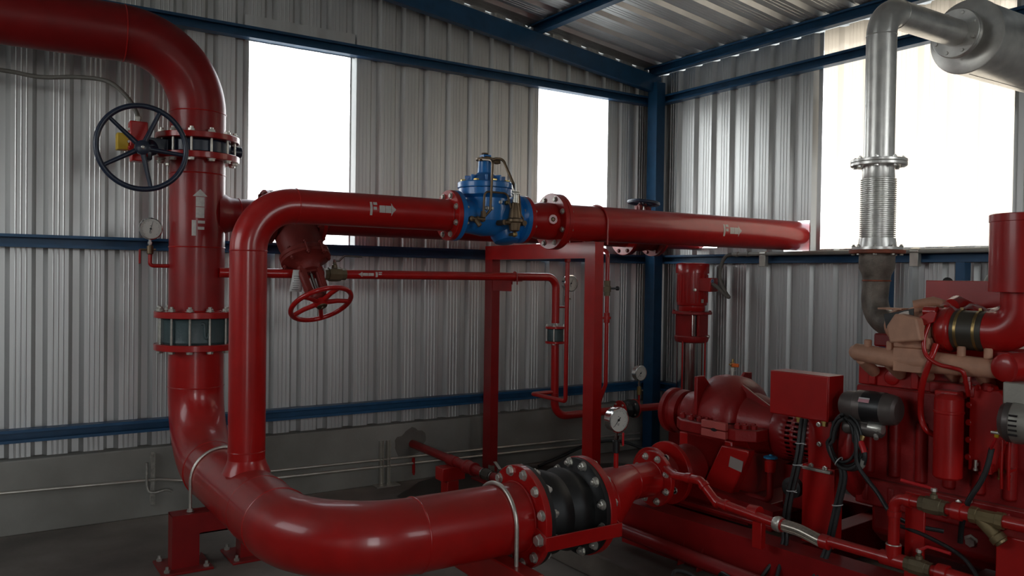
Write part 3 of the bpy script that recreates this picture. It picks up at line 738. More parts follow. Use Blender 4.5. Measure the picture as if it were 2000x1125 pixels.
# ---- pressure gauges
def gauge(base_pts, c, nrm, label, ang=225, pipe_r=.011, r=.062, valve=True, handle=None, vm='black_plastic', group=None):
    c = V(c); nrm = V(nrm).normalized()
    t = thing('pressure_gauge', label, 'pressure gauge', tuple(base_pts[0]), group=group)
    MB().tube(arc_path(base_pts, .02, 8) if len(base_pts) > 2 else base_pts, pipe_r, 14).build('pipe', 'red', t)
    top = V(base_pts[-1]); bot = c - V(0, 0, r)
    h = bot.z - top.z
    if valve:
        MB().lathe(top, (0, 0, 1), [(-.004, .013), (0, .019), (h * .55, .019), (h * .56, .012), (h * .6, .012)], 16).build('needle_valve', vm, t)
        MB().cyl(top + V(0, 0, h * .3), top + V(.03, -.012, h * .3), .006, seg=10).build('valve_stem', 'brass_dull', t)
    MB().lathe(top + V(0, 0, h * .55), (0, 0, 1), [(0, .010), (h * .1, .010), (h * .1, .014), (h * .28, .014), (h * .28, .008), (h * .5, .008)], 6).build('gauge_stem', 'steel', t)
    b = MB().lathe(c - nrm * .032, nrm, [(0, r * .9), (.004, r * .97), (.038, r * .97), (.040, r * 1.05), (.052, r * 1.05), (.054, r * .95), (.050, r * .93)], 48, caps=False)
    b.lathe(c - nrm * .032, nrm, [(0, .002), (.0001, r * .9)], 48, caps=False)
    cs = b.build('case', 'chrome', t)
    MB().lathe(c + nrm * .014, nrm, [(0, r * .95), (.001, r * .95), (.001, .001)], 48).build('dial', 'dial_white', t, cs)
    e1, e2 = perp(nrm)                       # e1 up, e2 to the side
    side = V(0, 0, 1).cross(nrm)
    b = MB()
    for k in range(28):
        a = R(225 - 10 * k); d = side * math.cos(a) + e1 * math.sin(a); L = .14 if k % 3 == 0 else .07
        b.box(c + nrm * .0155 + d * r * (.82 - L / 2), (r * L, r * .022, .0006), (d, nrm.cross(d), nrm))
    for (u, v, w_) in ((-.02, -.32, .22), (-.02, -.42, .16), (0, .28, .12)): b.box(c + nrm * .0155 + side * u * r + e1 * v * r, (w_ * r, r * .05, .0006), (side, e1, nrm))
    b.build('dial_scale', 'grey_ink', t, cs)
    a = R(ang); d = side * math.cos(a) + e1 * math.sin(a); w = nrm.cross(d)
    MB().prism([(-r * .28, -r * .035), (r * .72, -r * .012), (r * .72, r * .012), (-r * .28, r * .035)], c + nrm * .017, d, w, .0008).lathe(c + nrm * .0165, nrm, [(0, r * .10), (.003, r * .10)], 16).build('needle', 'black_plastic', t, cs)
    if handle: handle(t, top, h)
    return t
def lever_down(t, top, h):
    MB().cyl(top + V(-.058, -.004, h * .28), top + V(.0, 0, h * .28), .006, seg=10).build('lever_stem', 'brass_dull', t)
    MB().box(top + V(-.058, -.006, h * .28 - .042), (.012, .005, .085)).build('lever', 'red', t, bevel=.002)
gauge([(RX - .12, RY, 1.628), (.893, RY, 1.628), (.893, RY, 1.70)], (.893, RY, 1.848), (0, -1, 0), 'white-faced pressure gauge on a bent red tube left of the riser', 75, .0115, .063, vm='bronze_dark', handle=lever_down)
def lever(t, top, h): MB().box(top + V(.033, -.014, h * .62), (.012, .006, .070)).build('lever', 'red_plastic', t, bevel=.002, label='orange-red lever handle')
gauge([(2.769, HY, .58), (2.769, HY, .70)], (2.769, HY, .868), (0, -1, 0), 'white-faced pressure gauge standing on the red reducer near the pump', 228, .0125, .062, handle=lever)

# ---- slim red jockey line
JY = 5.12
t = thing('jockey_pipe', 'slim red pipe with a white left-pointing arrow between the riser and the wafer valve', 'pipe', (2.4, JY, 1.585))
JZ = 1.592
MB().tube(arc_path([(RX + .10, JY + .03, JZ), (2.0, JY, JZ), (3.785, JY, JZ), (3.785, JY, 1.235)], [2.0, .085], 14), .030, 28).build('pipe', 'red', t)
arrow_x(t, 2.135, 2.31, JY, JZ, .030, V(-.1, -1, .05), .036, rev=True)
for z in (1.30,): MB().ring((3.785, JY, 1.235), (0, 0, 1), .03, .0315, .02, 24).build('pipe_collar', 'red', t)
def oval_flange(th, z): 
    b = MB().lathe((3.785, JY, z), (0, 0, 1), [(0, .02), (0, .076), (.002, .078), (.016, .078), (.018, .076), (.018, .02)], 40); return b.build('flange', 'red', th)
oval_flange(t, 1.193)
t = thing('wafer_check_valve', 'small grey-green wafer check valve clamped by bolts in the slim red pipe', 'valve', (3.785, JY, 1.10))
MB().lathe((3.785, JY, 1.096), (0, 0, 1), [(0, .056), (.006, .060), (.09, .060), (.096, .056)], 40).build('valve_body', 'teal_dark', t)
bolts(t, (3.785, JY, 1.078), (0, 0, 1), .066, 4, .133, r=.0105, phase=.5, m='zinc')
t = thing('jockey_pipe', 'slim red pipe dropping below the wafer valve and turning right to the black joint', 'pipe', (3.79, JY, .52))
MB().tube(arc_path([(3.785, JY, 1.08), (3.79, JY, .508), (4.455, JY, .508)], .115, 14), .031, 28).build('pipe', 'red', t)
oval_flange(t, 1.078)
flange(t, (4.452, JY, .508), (1, 0, 0), .078, .016, .02)
MB().bx(4.16, 4.215, JY - .03, JY + .03, .30, .478).build('pipe_shoe', 'red_dark', t, bevel=.003)
for z in (.82, .69): weld(t, (3.788, JY, z), (0, 0, 1), .031, w=.002)
t = thing('flexible_joint', 'small black rubber joint with bolts in the slim pipe beside the corner column', 'rubber joint', (4.54, JY, .44))
MB().lathe((4.469, JY, .508), (1, 0, 0), [(0, .02), (0, .074), (.018, .074), (.03, .05), (.05, .056), (.07, .064), (.09, .056), (.11, .05), (.122, .074), (.14, .074), (.14, .02)], 40).build('bellows', 'black_rubber', t)
bolts(t, (4.452, JY, .508), (1, 0, 0), .060, 4, .034, r=.010, phase=.5, m='zinc', wash=False)
bolts(t, (4.591, JY, .508), (1, 0, 0), .060, 4, .034, r=.010, phase=.5, m='zinc', wash=False)
t = thing('jockey_pipe', 'short red pipe from the black rubber joint to the foot of the vertical pump', 'pipe', (4.8, JY, .48))
MB().tube([(4.61, JY, .508), (5.09, JY - .04, .508)], .031, 28).build('pipe', 'red', t)
flange(t, (4.609, JY, .508), (1, 0, 0), .078, .016, .02)
gauge([(4.665, JY, .53), (4.665, JY, .62)], (4.665, JY, .80), (0, -1, 0), 'small white-faced pressure gauge in front of the corner column', 225, .009, .062, vm='brass')
gauge([(3.79, JY - .0, 1.36), (3.885, JY - .01, 1.36), (3.885, JY - .01, 1.40)], (3.905, JY - .02, 1.545), (0, -1, 0), 'white-faced gauge half hidden behind the slim vertical sensing tube', 60, .008, .062, vm='bronze_dark')
# ball valve in the slim line
t = thing('ball_valve', 'brass ball valve with steel lever in the slim pipe behind the red handwheel', 'valve', (2.0, JY, JZ))
VX = 1.985
b = MB().lathe((VX - .075, JY, JZ), (1, 0, 0), [(0, .0305), (0, .038), (.03, .038), (.032, .046), (.055, .048), (.095, .048), (.118, .044), (.12, .038), (.15, .038), (.15, .0305)], 8)
b.lathe((VX, JY, JZ + .035), (0, 0, 1), [(0, .020), (.025, .018), (.03, .012), (.045, .010)], 16)
b.build('valve_body', 'brass_dull', t)
MB().ring((VX - .082, JY, JZ), (1, 0, 0), .0305, .041, .008, 24).build('end_ring', 'white_tag', t)
b = MB().tube(arc_path([(VX - .01, JY, JZ + .085), (VX + .03, JY - .005, JZ + .088), (VX + .06, JY - .01, JZ + .12), (VX + .18, JY - .02, JZ + .118)], .01, 5), .0065, 8)
b.lathe((VX, JY, JZ + .075), (0, 0, 1), [(0, .011), (.016, .011), (.022, .006)], 6); b.build('lever', 'steel', t)

# ---- sensing tube, drip pipes
thing_tube(arc_path([(3.575, 4.70, 1.90), (3.575, 4.70, .70), (3.575, 5.12, .70), (3.765, 5.12, .70)], .022, 8), .0155, 'thin red sensing tube dropping from the relief line with a square jog at the bottom', 'sensing_tube', 'red', 'pipe',
           extra=lambda b: b.lathe((3.575, 4.70, 1.70), (0, 0, 1), [(0, .017), (.004, .022), (.035, .022), (.04, .030), (.09, .032)], 20))
t = thing('drain_pipe', 'thin red vertical pipe with brass valve just right of the tall red frame post', 'pipe', (4.15, RY - .02, .9))
MB().tube(arc_path([(4.20, 5.25, 1.875), (4.20, 5.0, 1.80), (4.20, 5.0, .75), (4.20, 5.115, .53)], .05, 8), .0165, 16).lathe((4.20, 5.0, 1.235), (0, 0, 1), [(0, .017), (.003, .024), (.03, .024), (.031, .034), (.05, .034), (.051, .024), (.08, .024), (.083, .017)], 20).build('pipe', 'red', t)
MB().lathe((4.20, 5.0, 1.45), (0, 0, 1), [(0, .024), (.03, .024), (.032, .03), (.075, .03), (.077, .024), (.12, .024)], 8).build('valve', 'brass_dull', t)
MB().cyl((4.20, 5.0, 1.51), (4.255, 4.96, 1.51), .008, seg=10).lathe((4.255, 4.96, 1.51), (.8, -.5, 0), [(0, .016), (.02, .018), (.026, .012)], 16).build('valve_knob', 'black_plastic', t)
# low drain line out of the curb
t = thing('drain_line', 'low red drain pipe coming out of the patched hole in the concrete curb', 'pipe', (2.85, 4.9, .28))
MB().tube([(2.86, 5.72, .285), (2.845, 4.62, .285)], .031, 24).build('pipe', 'red_dark', t)
MB().lathe((2.847, 5.10, .285), (0, -1, 0), [(0, .031), (.002, .038), (.10, .038), (.102, .031)], 24).build('coupling', 'red_dark', t)
MB().lathe((2.846, 4.86, .285), (0, -1, 0), [(0, .031), (.003, .046), (.03, .048), (.035, .042), (.10, .042), (.105, .046), (.12, .046), (.122, .031)], 24).build('coupling', 'red_dark', t)
b = MB().lathe((2.845, 4.62, .285), (0, -1, 0), [(0, .034), (.02, .034), (.021, .040), (.10, .040), (.101, .034), (.12, .034)], 8)
v = b.build('ball_valve', 'hose_brown', t)
for y in (4.622, 4.512): MB().ring((2.845, y, .285), (0, -1, 0), .031, .037, .010, 28).build('end_ring', 'steel', t, v)
MB().box((2.90, 4.54, .345), (.022, .16, .006), (V(1, 0, 0), V(.35, 1, .1).normalized(), V(0, 0, 1))).box((2.865, 4.56, .33), (.03, .03, .04)).build('lever', 'steel', t, v)
MB().tube(arc_path([(2.845, 4.50, .285), (2.84, 4.02, .285), (2.84, 4.02, .135)], .06, 8), .031, 24).build('outlet', 'red_dark', t)
t = thing('pipe_support', 'small red pedestal carrying the low drain pipe on the damp floor', 'pipe support', (2.80, 5.03, 0))
MB().bx(2.775, 2.865, 4.985, 5.085, .02, .16).build('post', 'red', t, bevel=.004)
MB().bx(2.735, 2.915, 4.985, 5.095, .16, .252).build('saddle', 'red', t, bevel=.004)
MB().bx(2.70, 2.95, 4.93, 5.13, .004, .020).build('base_plate', 'red_dark', t, bevel=.002)

single(MB().cyl((2.864, 5.694, .19), (2.868, 5.692, .045), .008, seg=10).cyl((2.864, 5.694, .175), (2.867, 5.693, .06), .0125, seg=12), 'stub_rod', 'short red-painted rod standing at the curb left of the low red pedestal', 'rod', 'red', (2.866, 5.693, .045))
# ---- portal frame under the relief line
t = thing('pipe_portal', 'tall red portal frame of channel posts and beam carrying the upper pipes', 'pipe support', (3.385, 4.76, 0))
FT = RZ - .117; 
MB().channel((3.35, 4.165, .012), (3.35, 4.165, FT), .07, .105, (1, 0, 0), .008).build('post', 'red', t, smooth=0)
MB().channel((3.35, 5.41, .012), (3.35, 5.41, FT), .07, .105, (1, 0, 0), .008).build('post', 'red_dark', t, smooth=0)
MB().channel((3.349, 4.113, FT - .0525), (3.349, 5.462, FT - .0525), .072, .105, (1, 0, 0), .008).build('beam', 'red', t, smooth=0)
for y in (4.165, 5.41): MB().bx(3.28, 3.50, y - .11, y + .11, 0, .012).build('base_plate', 'red_dark', t, bevel=.002)
MB().bx(3.352, 3.43, 5.06, 5.357, JZ - .036, JZ - .030).bx(3.354, 3.36, 5.10, 5.358, JZ - .11, JZ - .03).build('bracket', 'red_dark', t)
def ubolt(c, a, r, w, zleg, label, m='galv_pipe', nuts=True, rod=.008):
    """bent rod over a pipe (axis a horizontal) with legs down to zleg"""
    c = V(c); a = V(a).normalized(); s = V(0, 0, 1).cross(a).normalized(); R_ = r + rod
    t = thing('u_bolt', label, 'u-bolt', (c.x, c.y, zleg), group=None)
    pts = [c - s * R_ + V(0, 0, zleg - c.z)] + [c + (s * -math.cos(PI * k / 24) + V(0, 0, 1) * math.sin(PI * k / 24)) * R_ for k in range(25)] + [c + s * R_ + V(0, 0, zleg - c.z)]
    MB().tube(pts, rod, 12).build('rod', m, t)
    if nuts:
        for sg in (-1, 1): MB().lathe(c + s * sg * R_ + V(0, 0, nuts - c.z), (0, 0, 1), [(0, rod * 1.9), (rod * 1.6, rod * 1.9)], 6).lathe(c + s * sg * R_ + V(0, 0, nuts - c.z - .003), (0, 0, 1), [(0, rod * 2.4), (.003, rod * 2.4)], 16).build('nut', 'zinc', t)
ubolt((3.392, BRY, RZ), (1, 0, 0), .115, 0, FT - .02, 'red-painted u-bolt holding the long red pipe on the tall frame', m='red', nuts=False, rod=.006)
ubolt((3.40, JY, JZ), (1, 0, 0), .030, 0, JZ - .06, 'tiny u-bolt clamping the slim red pipe to the frame bracket', m='red_dark', nuts=False, rod=.0045)
ubolt((HX, 4.64, HZ), (0, 1, 0), D12, 0, .20, 'steel u-bolt over the header near the riser foot', nuts=.302, rod=.0085)
ubolt((2.045, HY, HZ), (1, 0, 0), D12, 0, .25, 'steel u-bolt over the header just before the black rubber joint', nuts=False, rod=.010)
# ---- header supports
t = thing('pipe_support', 'low dark red channel portal under the header below the riser', 'pipe support', (1.17, 4.66, 0))
SZ = .297
for (x, o) in ((.965, 1), (1.325, -1)):
    MB().channel((x, 4.60, .012), (x, 4.60, SZ - .002), .10, .14, (0, 1, 0), .007).build('post', 'red_dark', t, smooth=0)
    MB().bx(x - .13, x + .13, 4.53, 4.80, 0, .012).build('base_plate', 'red_dark', t, bevel=.002)
    for (dx, dy) in ((-.10, -.10), (.10, -.10), (.10, .11), (-.10, .11)): MB().lathe((x + dx, 4.665 + dy, .012), (0, 0, 1), [(0, .016), (.012, .016), (.013, .009), (.03, .008)], 6).build('anchor_bolt', 'bolt_dull', t)
MB().bx(.895, 1.395, 4.592, 4.600, SZ - .115, SZ - .001).bx(.895, 1.395, 4.600, 4.70, SZ - .008, SZ - .001).bx(1.035, 1.255, 4.592, 4.70, SZ - .115, SZ - .108).build('beam', 'red_dark', t)
t = thing('pipe_support', 'bright red box-section beam and leg under the header end in the foreground', 'pipe support', (2.05, 3.2, 0))
MB().bx(2.005, 2.092, 2.88, 3.55, .150, .2975).build('beam', 'red', t, bevel=.006)
MB().bx(2.007, 2.09, 3.05, 3.40, .012, .150).build('leg', 'red', t, bevel=.004)
MB().bx(1.93, 2.17, 3.0, 3.46, 0, .012).build('base_plate', 'red_dark', t, bevel=.002)

# ---- rubber joint, tie plates, reducer
FX0, FX1 = 2.193, 2.539
t = thing('rubber_joint', 'large black rubber bellows joint between two red bolted flanges', 'rubber joint', (2.36, HY, .22))
L = FX1 - FX0
MB().lathe((FX0, HY, HZ), (1, 0, 0), [(0, .12), (0, .236), (.024, .236), (.028, .20), (.045, .175), (.07, .182), (.10, .196), (.125, .200), (.145, .192), (L / 2, .183), (L - .145, .192), (L - .125, .200), (L - .10, .196), (L - .07, .182), (L - .045, .175), (L - .028, .20), (L - .024, .236), (L, .236), (L, .12)], 80, caps=False).build('bellows', 'black_rubber', t)
bolts(t, (FX0 - .034, HY, HZ), (1, 0, 0), .214, 12, .060, r=.0205, phase=.5)
bolts(t, (FX1 + .038, HY, HZ), (-1, 0, 0), .214, 12, .064, r=.0205, phase=.5)
t = thing('tie_plate', 'red flat tie bar bridging the black rubber joint on the near side', 'tie bar', (2.37, HY - .24, .40))
MB().bx(2.150, 2.600, HY - .250, HY - .241, .362, .428).build('bar', 'red', t, bevel=.002)
for (x0_, x1_) in ((2.151, 2.159), (2.578, 2.586)): MB().prism([(HY - .249, .36), (HY - .17, .355), (HY - .15, .40), (HY - .17, .455), (HY - .249, .43)], (x0_, 0, 0), (0, 1, 0), (0, 0, 1), x1_ - x0_).build('ear', 'red', t, bevel=.001)
MB().lathe((2.151, HY - .205, .405), (-1, 0, 0), [(0, .031), (.004, .031), (.004, .026), (.022, .026), (.026, .022)], 6).build('tie_bolt', 'zinc', t)
t = thing('reducer_pipe', 'red eccentric reducer between black rubber joint and pump discharge flange', 'pipe', (2.8, HY, .32))
rows = []
for (x, r, z) in ((2.56, .162, HZ), (2.66, .162, HZ), (2.70, .157, HZ + .005), (2.83, .098, HZ + .064), (2.87, .0895, HZ + .0725), (3.04, .0895, HZ + .0725)):
    rows.append([V(x, HY + r * math.cos(2 * PI * k / 64), z + r * math.sin(2 * PI * k / 64)) for k in range(64)])
MB().quad_grid(rows, closed_u=True).build('pipe', 'red', t)
PZ = HZ + .0725
flange(t, (FX1, HY, HZ), (1, 0, 0), .2415, .038, .10)
flange(t, (3.018, HY, PZ), (1, 0, 0), .147, .028, .05)
for (x, r, z) in ((2.66, .162, HZ), (2.87, .09, PZ), (3.012, .09, PZ), (2.582, .164, HZ)): weld(t, (x, HY, z), (1, 0, 0), r, w=.003)
bolts(t, (3.075, HY, PZ), (-1, 0, 0), .120, 8, .057, r=.0155, phase=.5)
# ================================================================== vertical jockey pump in the corner
JX, JPY = 5.205, 5.06
t = thing('vertical_pump', 'slim red vertical multistage pump with steel sleeve in the far corner', 'pump', (JX, JPY, .14))
b = MB().bx(JX - .13, JX + .13, JPY - .13, JPY + .13, .14, .40)
b.build('pedestal', 'red_dark', t, bevel=.008)
b = MB().lathe((JX, JPY, .40), (0, 0, 1), [(0, .145), (.02, .15), (.05, .15), (.07, .125), (.16, .125), (.18, .142), (.22, .142)], 40).cyl((JX - .17, JPY, .508), (JX, JPY, .508), .05, seg=24)
b.build('base', 'red_cast', t)
MB().cyl((JX, JPY, .61), (JX, JPY, 1.06), .118, seg=48).build('sleeve', 'steel', t)
for k in range(4):
    a = R(12 + 90 * k); MB().cyl((JX + .136 * math.cos(a), JPY + .136 * math.sin(a), .60), (JX + .136 * math.cos(a), JPY + .136 * math.sin(a), 1.06), .0075, seg=10).build('tie_rod', 'red', t)
b = MB().lathe((JX, JPY, 1.045), (0, 0, 1), [(0, .120), (.008, .138), (.03, .145), (.055, .145), (.06, .132)], 48)
for k in range(4):
    a = R(10 + 90 * k); d = V(math.cos(a), math.sin(a), 0)
    b.box(V(JX, JPY, 1.195) + d * .108, (.022, .14, .19), (d, V(-d.y, d.x, 0), V(0, 0, 1)))
b.lathe((JX, JPY, 1.285), (0, 0, 1), [(0, .125), (.004, .170), (.026, .170), (.03, .120)], 48)
b.build('motor_stool', 'red_cast', t, bevel=.003)
for k in range(4):
    a = R(40 + 90 * k); MB().lathe((JX + .152 * math.cos(a), JPY + .152 * math.sin(a), 1.311), (0, 0, 1), [(0, .012), (.010, .012), (.012, .008)], 6).build('stool_bolt', 'red_dark', t)
MB().cyl((JX, JPY, 1.10), (JX, JPY, 1.29), .045, seg=24).lathe((JX, JPY, 1.15), (0, 0, 1), [(-.045, .100), (.13, .100)], 32).build('coupling_guard', 'steel', t)
b = MB().lathe((JX, JPY, 1.312), (0, 0, 1), [(0, .105), (.012, .112), (.05, .112), (.055, .125), (.07, .128), (.33, .128), (.332, .126)], 48)
for k in range(28):
    a = 2 * PI * k / 28; d = V(math.cos(a), math.sin(a), 0); b.box(V(JX, JPY, 1.51) + d * .128, (.010, .005, .24), (d, V(-d.y, d.x, 0), V(0, 0, 1)))
mo = b.build('motor', 'red', t)
MB().lathe((JX, JPY, 1.64), (0, 0, 1), [(0, .135), (0, .141), (.075, .141), (.085, .135), (.092, .09)], 48).build('fan_cover', 'red', t)
td = V(.30, -.95, 0).normalized(); ts = V(0, 0, 1).cross(td)
tb = MB().box(V(JX, JPY, 1.545) + td * .15 + ts * -.005, (.11, .15, .118), (td, ts, V(0, 0, 1))).build('terminal_box', 'red', t, bevel=.006)
e_c = V(JX, JPY, 1.575) + td * .2055 + ts * -.045
MB().lathe(e_c, td, [(0, .020), (.0015, .020)], 28, ex=1.35, e1=(0, 0, 1)).build('badge', 'white_tag', t, tb, label='small oval white and blue emblem')
MB().lathe(e_c + td * .0012, td, [(0, .0155), (.0012, .0155)], 28, ex=1.4, e1=(0, 0, 1)).build('badge_center', 'logo_blue', t, tb)
MB().box(e_c + td * .0028, (.0008, .022, .006), (td, (ts + V(0, 0, .7)).normalized(), td.cross((ts + V(0, 0, .7)).normalized()))).build('badge_stroke', 'white_tag', t, tb)
pl = V(JX, JPY, 1.50) + V(-.6, -.8, 0).normalized() * .135
MB().lathe(pl, (-.6, -.8, 0), [(-.01, .014), (.012, .014), (.013, .009), (.03, .009)], 6).build('cable_gland', 'zinc', t)
MB().box(V(JX, JPY, 1.405) + V(-.1, -1, 0).normalized() * .133, (.004, .024, .032), (V(-.1, -1, 0).normalized(), V(1, -.1, 0).normalized(), V(0, 0, 1))).build('rating_plate', 'nameplate', t)
MB().lathe((JX + .05, JPY - .10, 1.10), (.4, -.9, 0), [(0, .010), (.03, .010), (.03, .014), (.045, .014)], 12).build('vent_plug', 'zinc', t)

# ================================================================== skid with the fire pump and the diesel engine (skid frame: x to the wall, y along the shaft)
t = thing('pump_skid', 'long red channel-steel base frame under the fire pump and engine', 'base frame', (0, -.6, .14), 'S')
MB().channel((-.592, .272, .255), (-.592, -2.6, .255), .14, .23, (1, 0, 0), .010).build('rail', 'red_dark', t, smooth=0)
MB().channel((.56, .272, .255), (.56, -2.6, .255), .14, .23, (-1, 0, 0), .010).build('rail', 'red_dark', t, smooth=0)
for y in (.22, -.62, -1.4, -2.2): MB().bx(-.58, .55, y - .05, y + .05, .15, .33).build('cross_member', 'red_dark', t, bevel=.004)
for y in (-.17, -.29):
    MB().prism([(0, .0), (.05, 0), (0, .11)], (-.594, y, .145), (-1, 0, 0), (0, 0, 1), .008).build('gusset', 'red_dark', t)
b = MB().bx(-.36, .36, -.38, .36, .345, .425).bx(-.40, -.34, -.62, .30, .372, .395)
b.build('pump_mount', 'red_dark', t, bevel=.006)
MB().channel((-.36, .26, .46), (-.36, -.52, .40), .10, .10, (1, 0, 0), .008).build('foot_channel', 'red_dark', t, smooth=0)
thing_tube([(-.665, .30, .236), (-.785, -1.45, .236)], .035, 'red pipe lying low along the outer side of the red skid', 'low_pipe', 'red_dark', 'pipe', frame='S', seg=28)
# ---- split-case fire pump
SZ_ = .795
t = thing('fire_pump', 'red horizontal split-case pump with rounded casing hump and grey nameplate', 'pump', (0, 0, .42), 'S')
rows = []
for (y, k) in ((.175, .50), (.170, .72), (.15, .86), (.11, .96), (.05, 1.0), (-.03, 1.0), (-.09, .97), (-.14, .88), (-.175, .74), (-.19, .55)):
    rows.append([V(.228 * k * math.cos(PI * j / 28), y * .86, SZ_ + .02 + .235 * k * math.sin(PI * j / 28)) for j in range(29)])
b = MB().quad_grid(rows)
b.lathe((0, -.15, SZ_ + .01), (0, -1, 0), [(0, .165), (.06, .150), (.12, .135), (.19, .130), (.20, .12)], 40)
b.lathe((0, .13, SZ_ + .01), (0, 1, 0), [(0, .165), (.05, .150), (.10, .125), (.15, .12)], 40)
for sx in (-1, 1): b.prism([(.10, .02), (.232, .02), (.232, .235), (.17, .238), (.10, .17)], (0, .06 if sx < 0 else .05, SZ_ + .02), (sx, 0, 0), (0, 0, 1), .022)
b.prism([(-.12, .22), (-.31, .12), (-.31, .10), (-.12, .15)], (-.075, 0, SZ_ + .0), (0, 1, 0), (0, 0, 1), .018)
b.build('upper_casing', 'red_cast', t, bevel=.004)
b = MB().prism([(-.235, .20), (.235, .20), (.30, .12), (.30, -.25), (.20, -.34), (-.24, -.34), (-.30, -.25), (-.30, .12)], (0, 0, SZ_ - .048), (1, 0, 0), (0, 1, 0), .062)
b.prism([(-.22, .17), (.22, .17), (.26, .10), (.26, -.16), (-.26, -.16), (-.26, .10)], (0, 0, SZ_ - .26), (1, 0, 0), (0, 1, 0), .215)
b.lathe((0, -.15, SZ_ - .01), (0, -1, 0), [(0, .15), (.19, .128)], 40).lathe((0, .13, SZ_ - .01), (0, 1, 0), [(0, .15), (.15, .118)], 40)
b.lathe((-.10, .08, .533), (-1, .06, 0), [(-.1, .16), (.10, .15), (.25, .125), (.30, .105), (.42, .092)], 48)
b.lathe((.10, .05, .56), (1, 0, 0), [(-.1, .17), (.25, .16), (.26, .21), (.29, .21)], 48)
b.build('lower_casing', 'red_cast', t, bevel=.006)
MB().lathe((-.405, .098, .533), (-1, .06, 0), [(0, .08), (0, .167), (.003, .170), (.027, .170), (.03, .167), (.03, .08)], 56).build('nozzle_ring', 'red', t)
MB().lathe((-.516, .1175, .533), (-1, .0874, 0), [(-.004, .05), (-.004, .144), (.0, .147), (.020, .147), (.024, .144), (.024, .05)], 56).build('discharge_flange', 'red', t)
b = MB()
for z in (SZ_ - .044, SZ_ + .002): b.bx(-.325, -.300, -.205, -.045, z, z + .040)
b.build('casing_lug', 'red_pale', t, bevel=.003, label='pale unpainted red casing lugs')
MB().lathe((-.3245, -.13, SZ_ - .002), (-1, 0, 0), [(0, .020), (.0015, .019)], 24, ex=.45, e1=(0, 1, 0)).build('lug_hole', 'dark_slot', t)
b = MB().prism([(-.165, .715), (-.335, .715), (-.335, .69), (-.215, .425), (-.02, .425)], (-.305, 0, 0), (0, 1, 0), (0, 0, 1), .02)
b.prism([(-.18, .71), (-.325, .71), (-.325, .69), (-.215, .425), (-.12, .425)], (-.30, 0, 0), (0, 1, 0), (0, 0, 1), .07)
b.bx(-.26, .30, -.20, .16, .42, SZ_ - .06)
b.build('pedestal', 'red', t, bevel=.008)
MB().box((-.3070, -.262, .632), (.003, .082, .058), (V(1, 0, 0), V(0, 1, .18).normalized(), V(0, -.18, 1).normalized())).build('name_plate', 'nameplate', t, label='blank-looking grey metal nameplate')
b = MB().lathe((0, .27, SZ_), (0, 1, 0), [(0, .10), (.04, .10), (.045, .128), (.085, .132), (.09, .115), (.125, .115), (.13, .135), (.16, .135), (.17, .11), (.175, .05)], 44)
b.build('bearing_housing', 'red_cast', t)
MB().lathe((0, -.34, SZ_), (0, -1, 0), [(0, .06), (.03, .06), (.034, .105), (.06, .11), (.064, .05)], 36).build('seal_gland', 'red_dark', t)
cs_ = []
for (x, y) in [(-.285, .08), (-.285, .02), (-.27, -.265), (-.24, -.30), (-.285, -.23), (-.26, .16), (-.285, -.03)] + [(.285, .08), (.285, -.05), (.27, -.26)]:
    MB().lathe((x + .03 * (1 if x < 0 else -1), y, SZ_ + .014), (0, 0, 1), [(0, .018), (.020, .018), (.022, .012), (.030, .010)], 6).build('casing_bolt', 'red_cast', t)
av = MB().lathe((0, -.005, SZ_ + .25), (0, 0, 1), [(0, .010), (.03, .010), (.03, .015), (.05, .015)], 6).build('air_cock', 'zinc', t)
MB().lathe((0, -.005, SZ_ + .298), (0, 0, 1), [(0, .012), (.03, .013), (.032, .007), (.05, .006)], 12).cyl((-.03, -.005, SZ_ + .318), (.0, -.005, SZ_ + .318), .006, seg=10).build('cock_body', 'brass', t, av)
MB().box((-.01, -.03, SZ_ + .315), (.012, .045, .020)).build('cock_lever', 'orange_plastic', t, av, bevel=.003)
# ---- coupling guard with louvres
t = thing('coupling_guard', 'red round coupling guard with rows of louvre slots between pump and engine', 'guard', (0, -.55, .64), 'S')
seg, rg = 72, .152
ys = [-.36, -.385, -.42, -.455]; 
ys += [-.47]
cols = [(-.478, -.508), (-.528, -.558), (-.578, -.608)]
ysl = [-.33, -.35, -.375, -.41, -.442, -.472, -.492, -.522, -.542, -.572, -.62, -.70]
rr = [.120, .150, .156, .158, rg, rg, rg, rg, rg, rg, rg, rg]
rows = [[V(r_ * math.cos(2 * PI * k / seg), y, SZ_ - .005 + r_ * math.sin(2 * PI * k / seg)) for k in range(seg)] for y, r_ in zip(ysl, rr)]
b = MB().quad_grid(rows, closed_u=True, skip=lambda i, j: i in (4, 6, 8) and j % 2 == 0 and not (8 < j < 14))
g_ = b.build('guard', 'red_dark', t); md = g_.modifiers.new('plate', 'SOLIDIFY'); md.thickness = .002
MB().cyl((0, -.40, SZ_), (0, -.75, SZ_), .055, seg=28).lathe((0, -.50, SZ_), (0, -1, 0), [(0, .095), (.10, .095)], 36).build('coupling', 'red_dark', t)
MB().bx(-.12, .12, -.62, -.42, .425, .64).build('guard_foot', 'red_dark', t, bevel=.004)
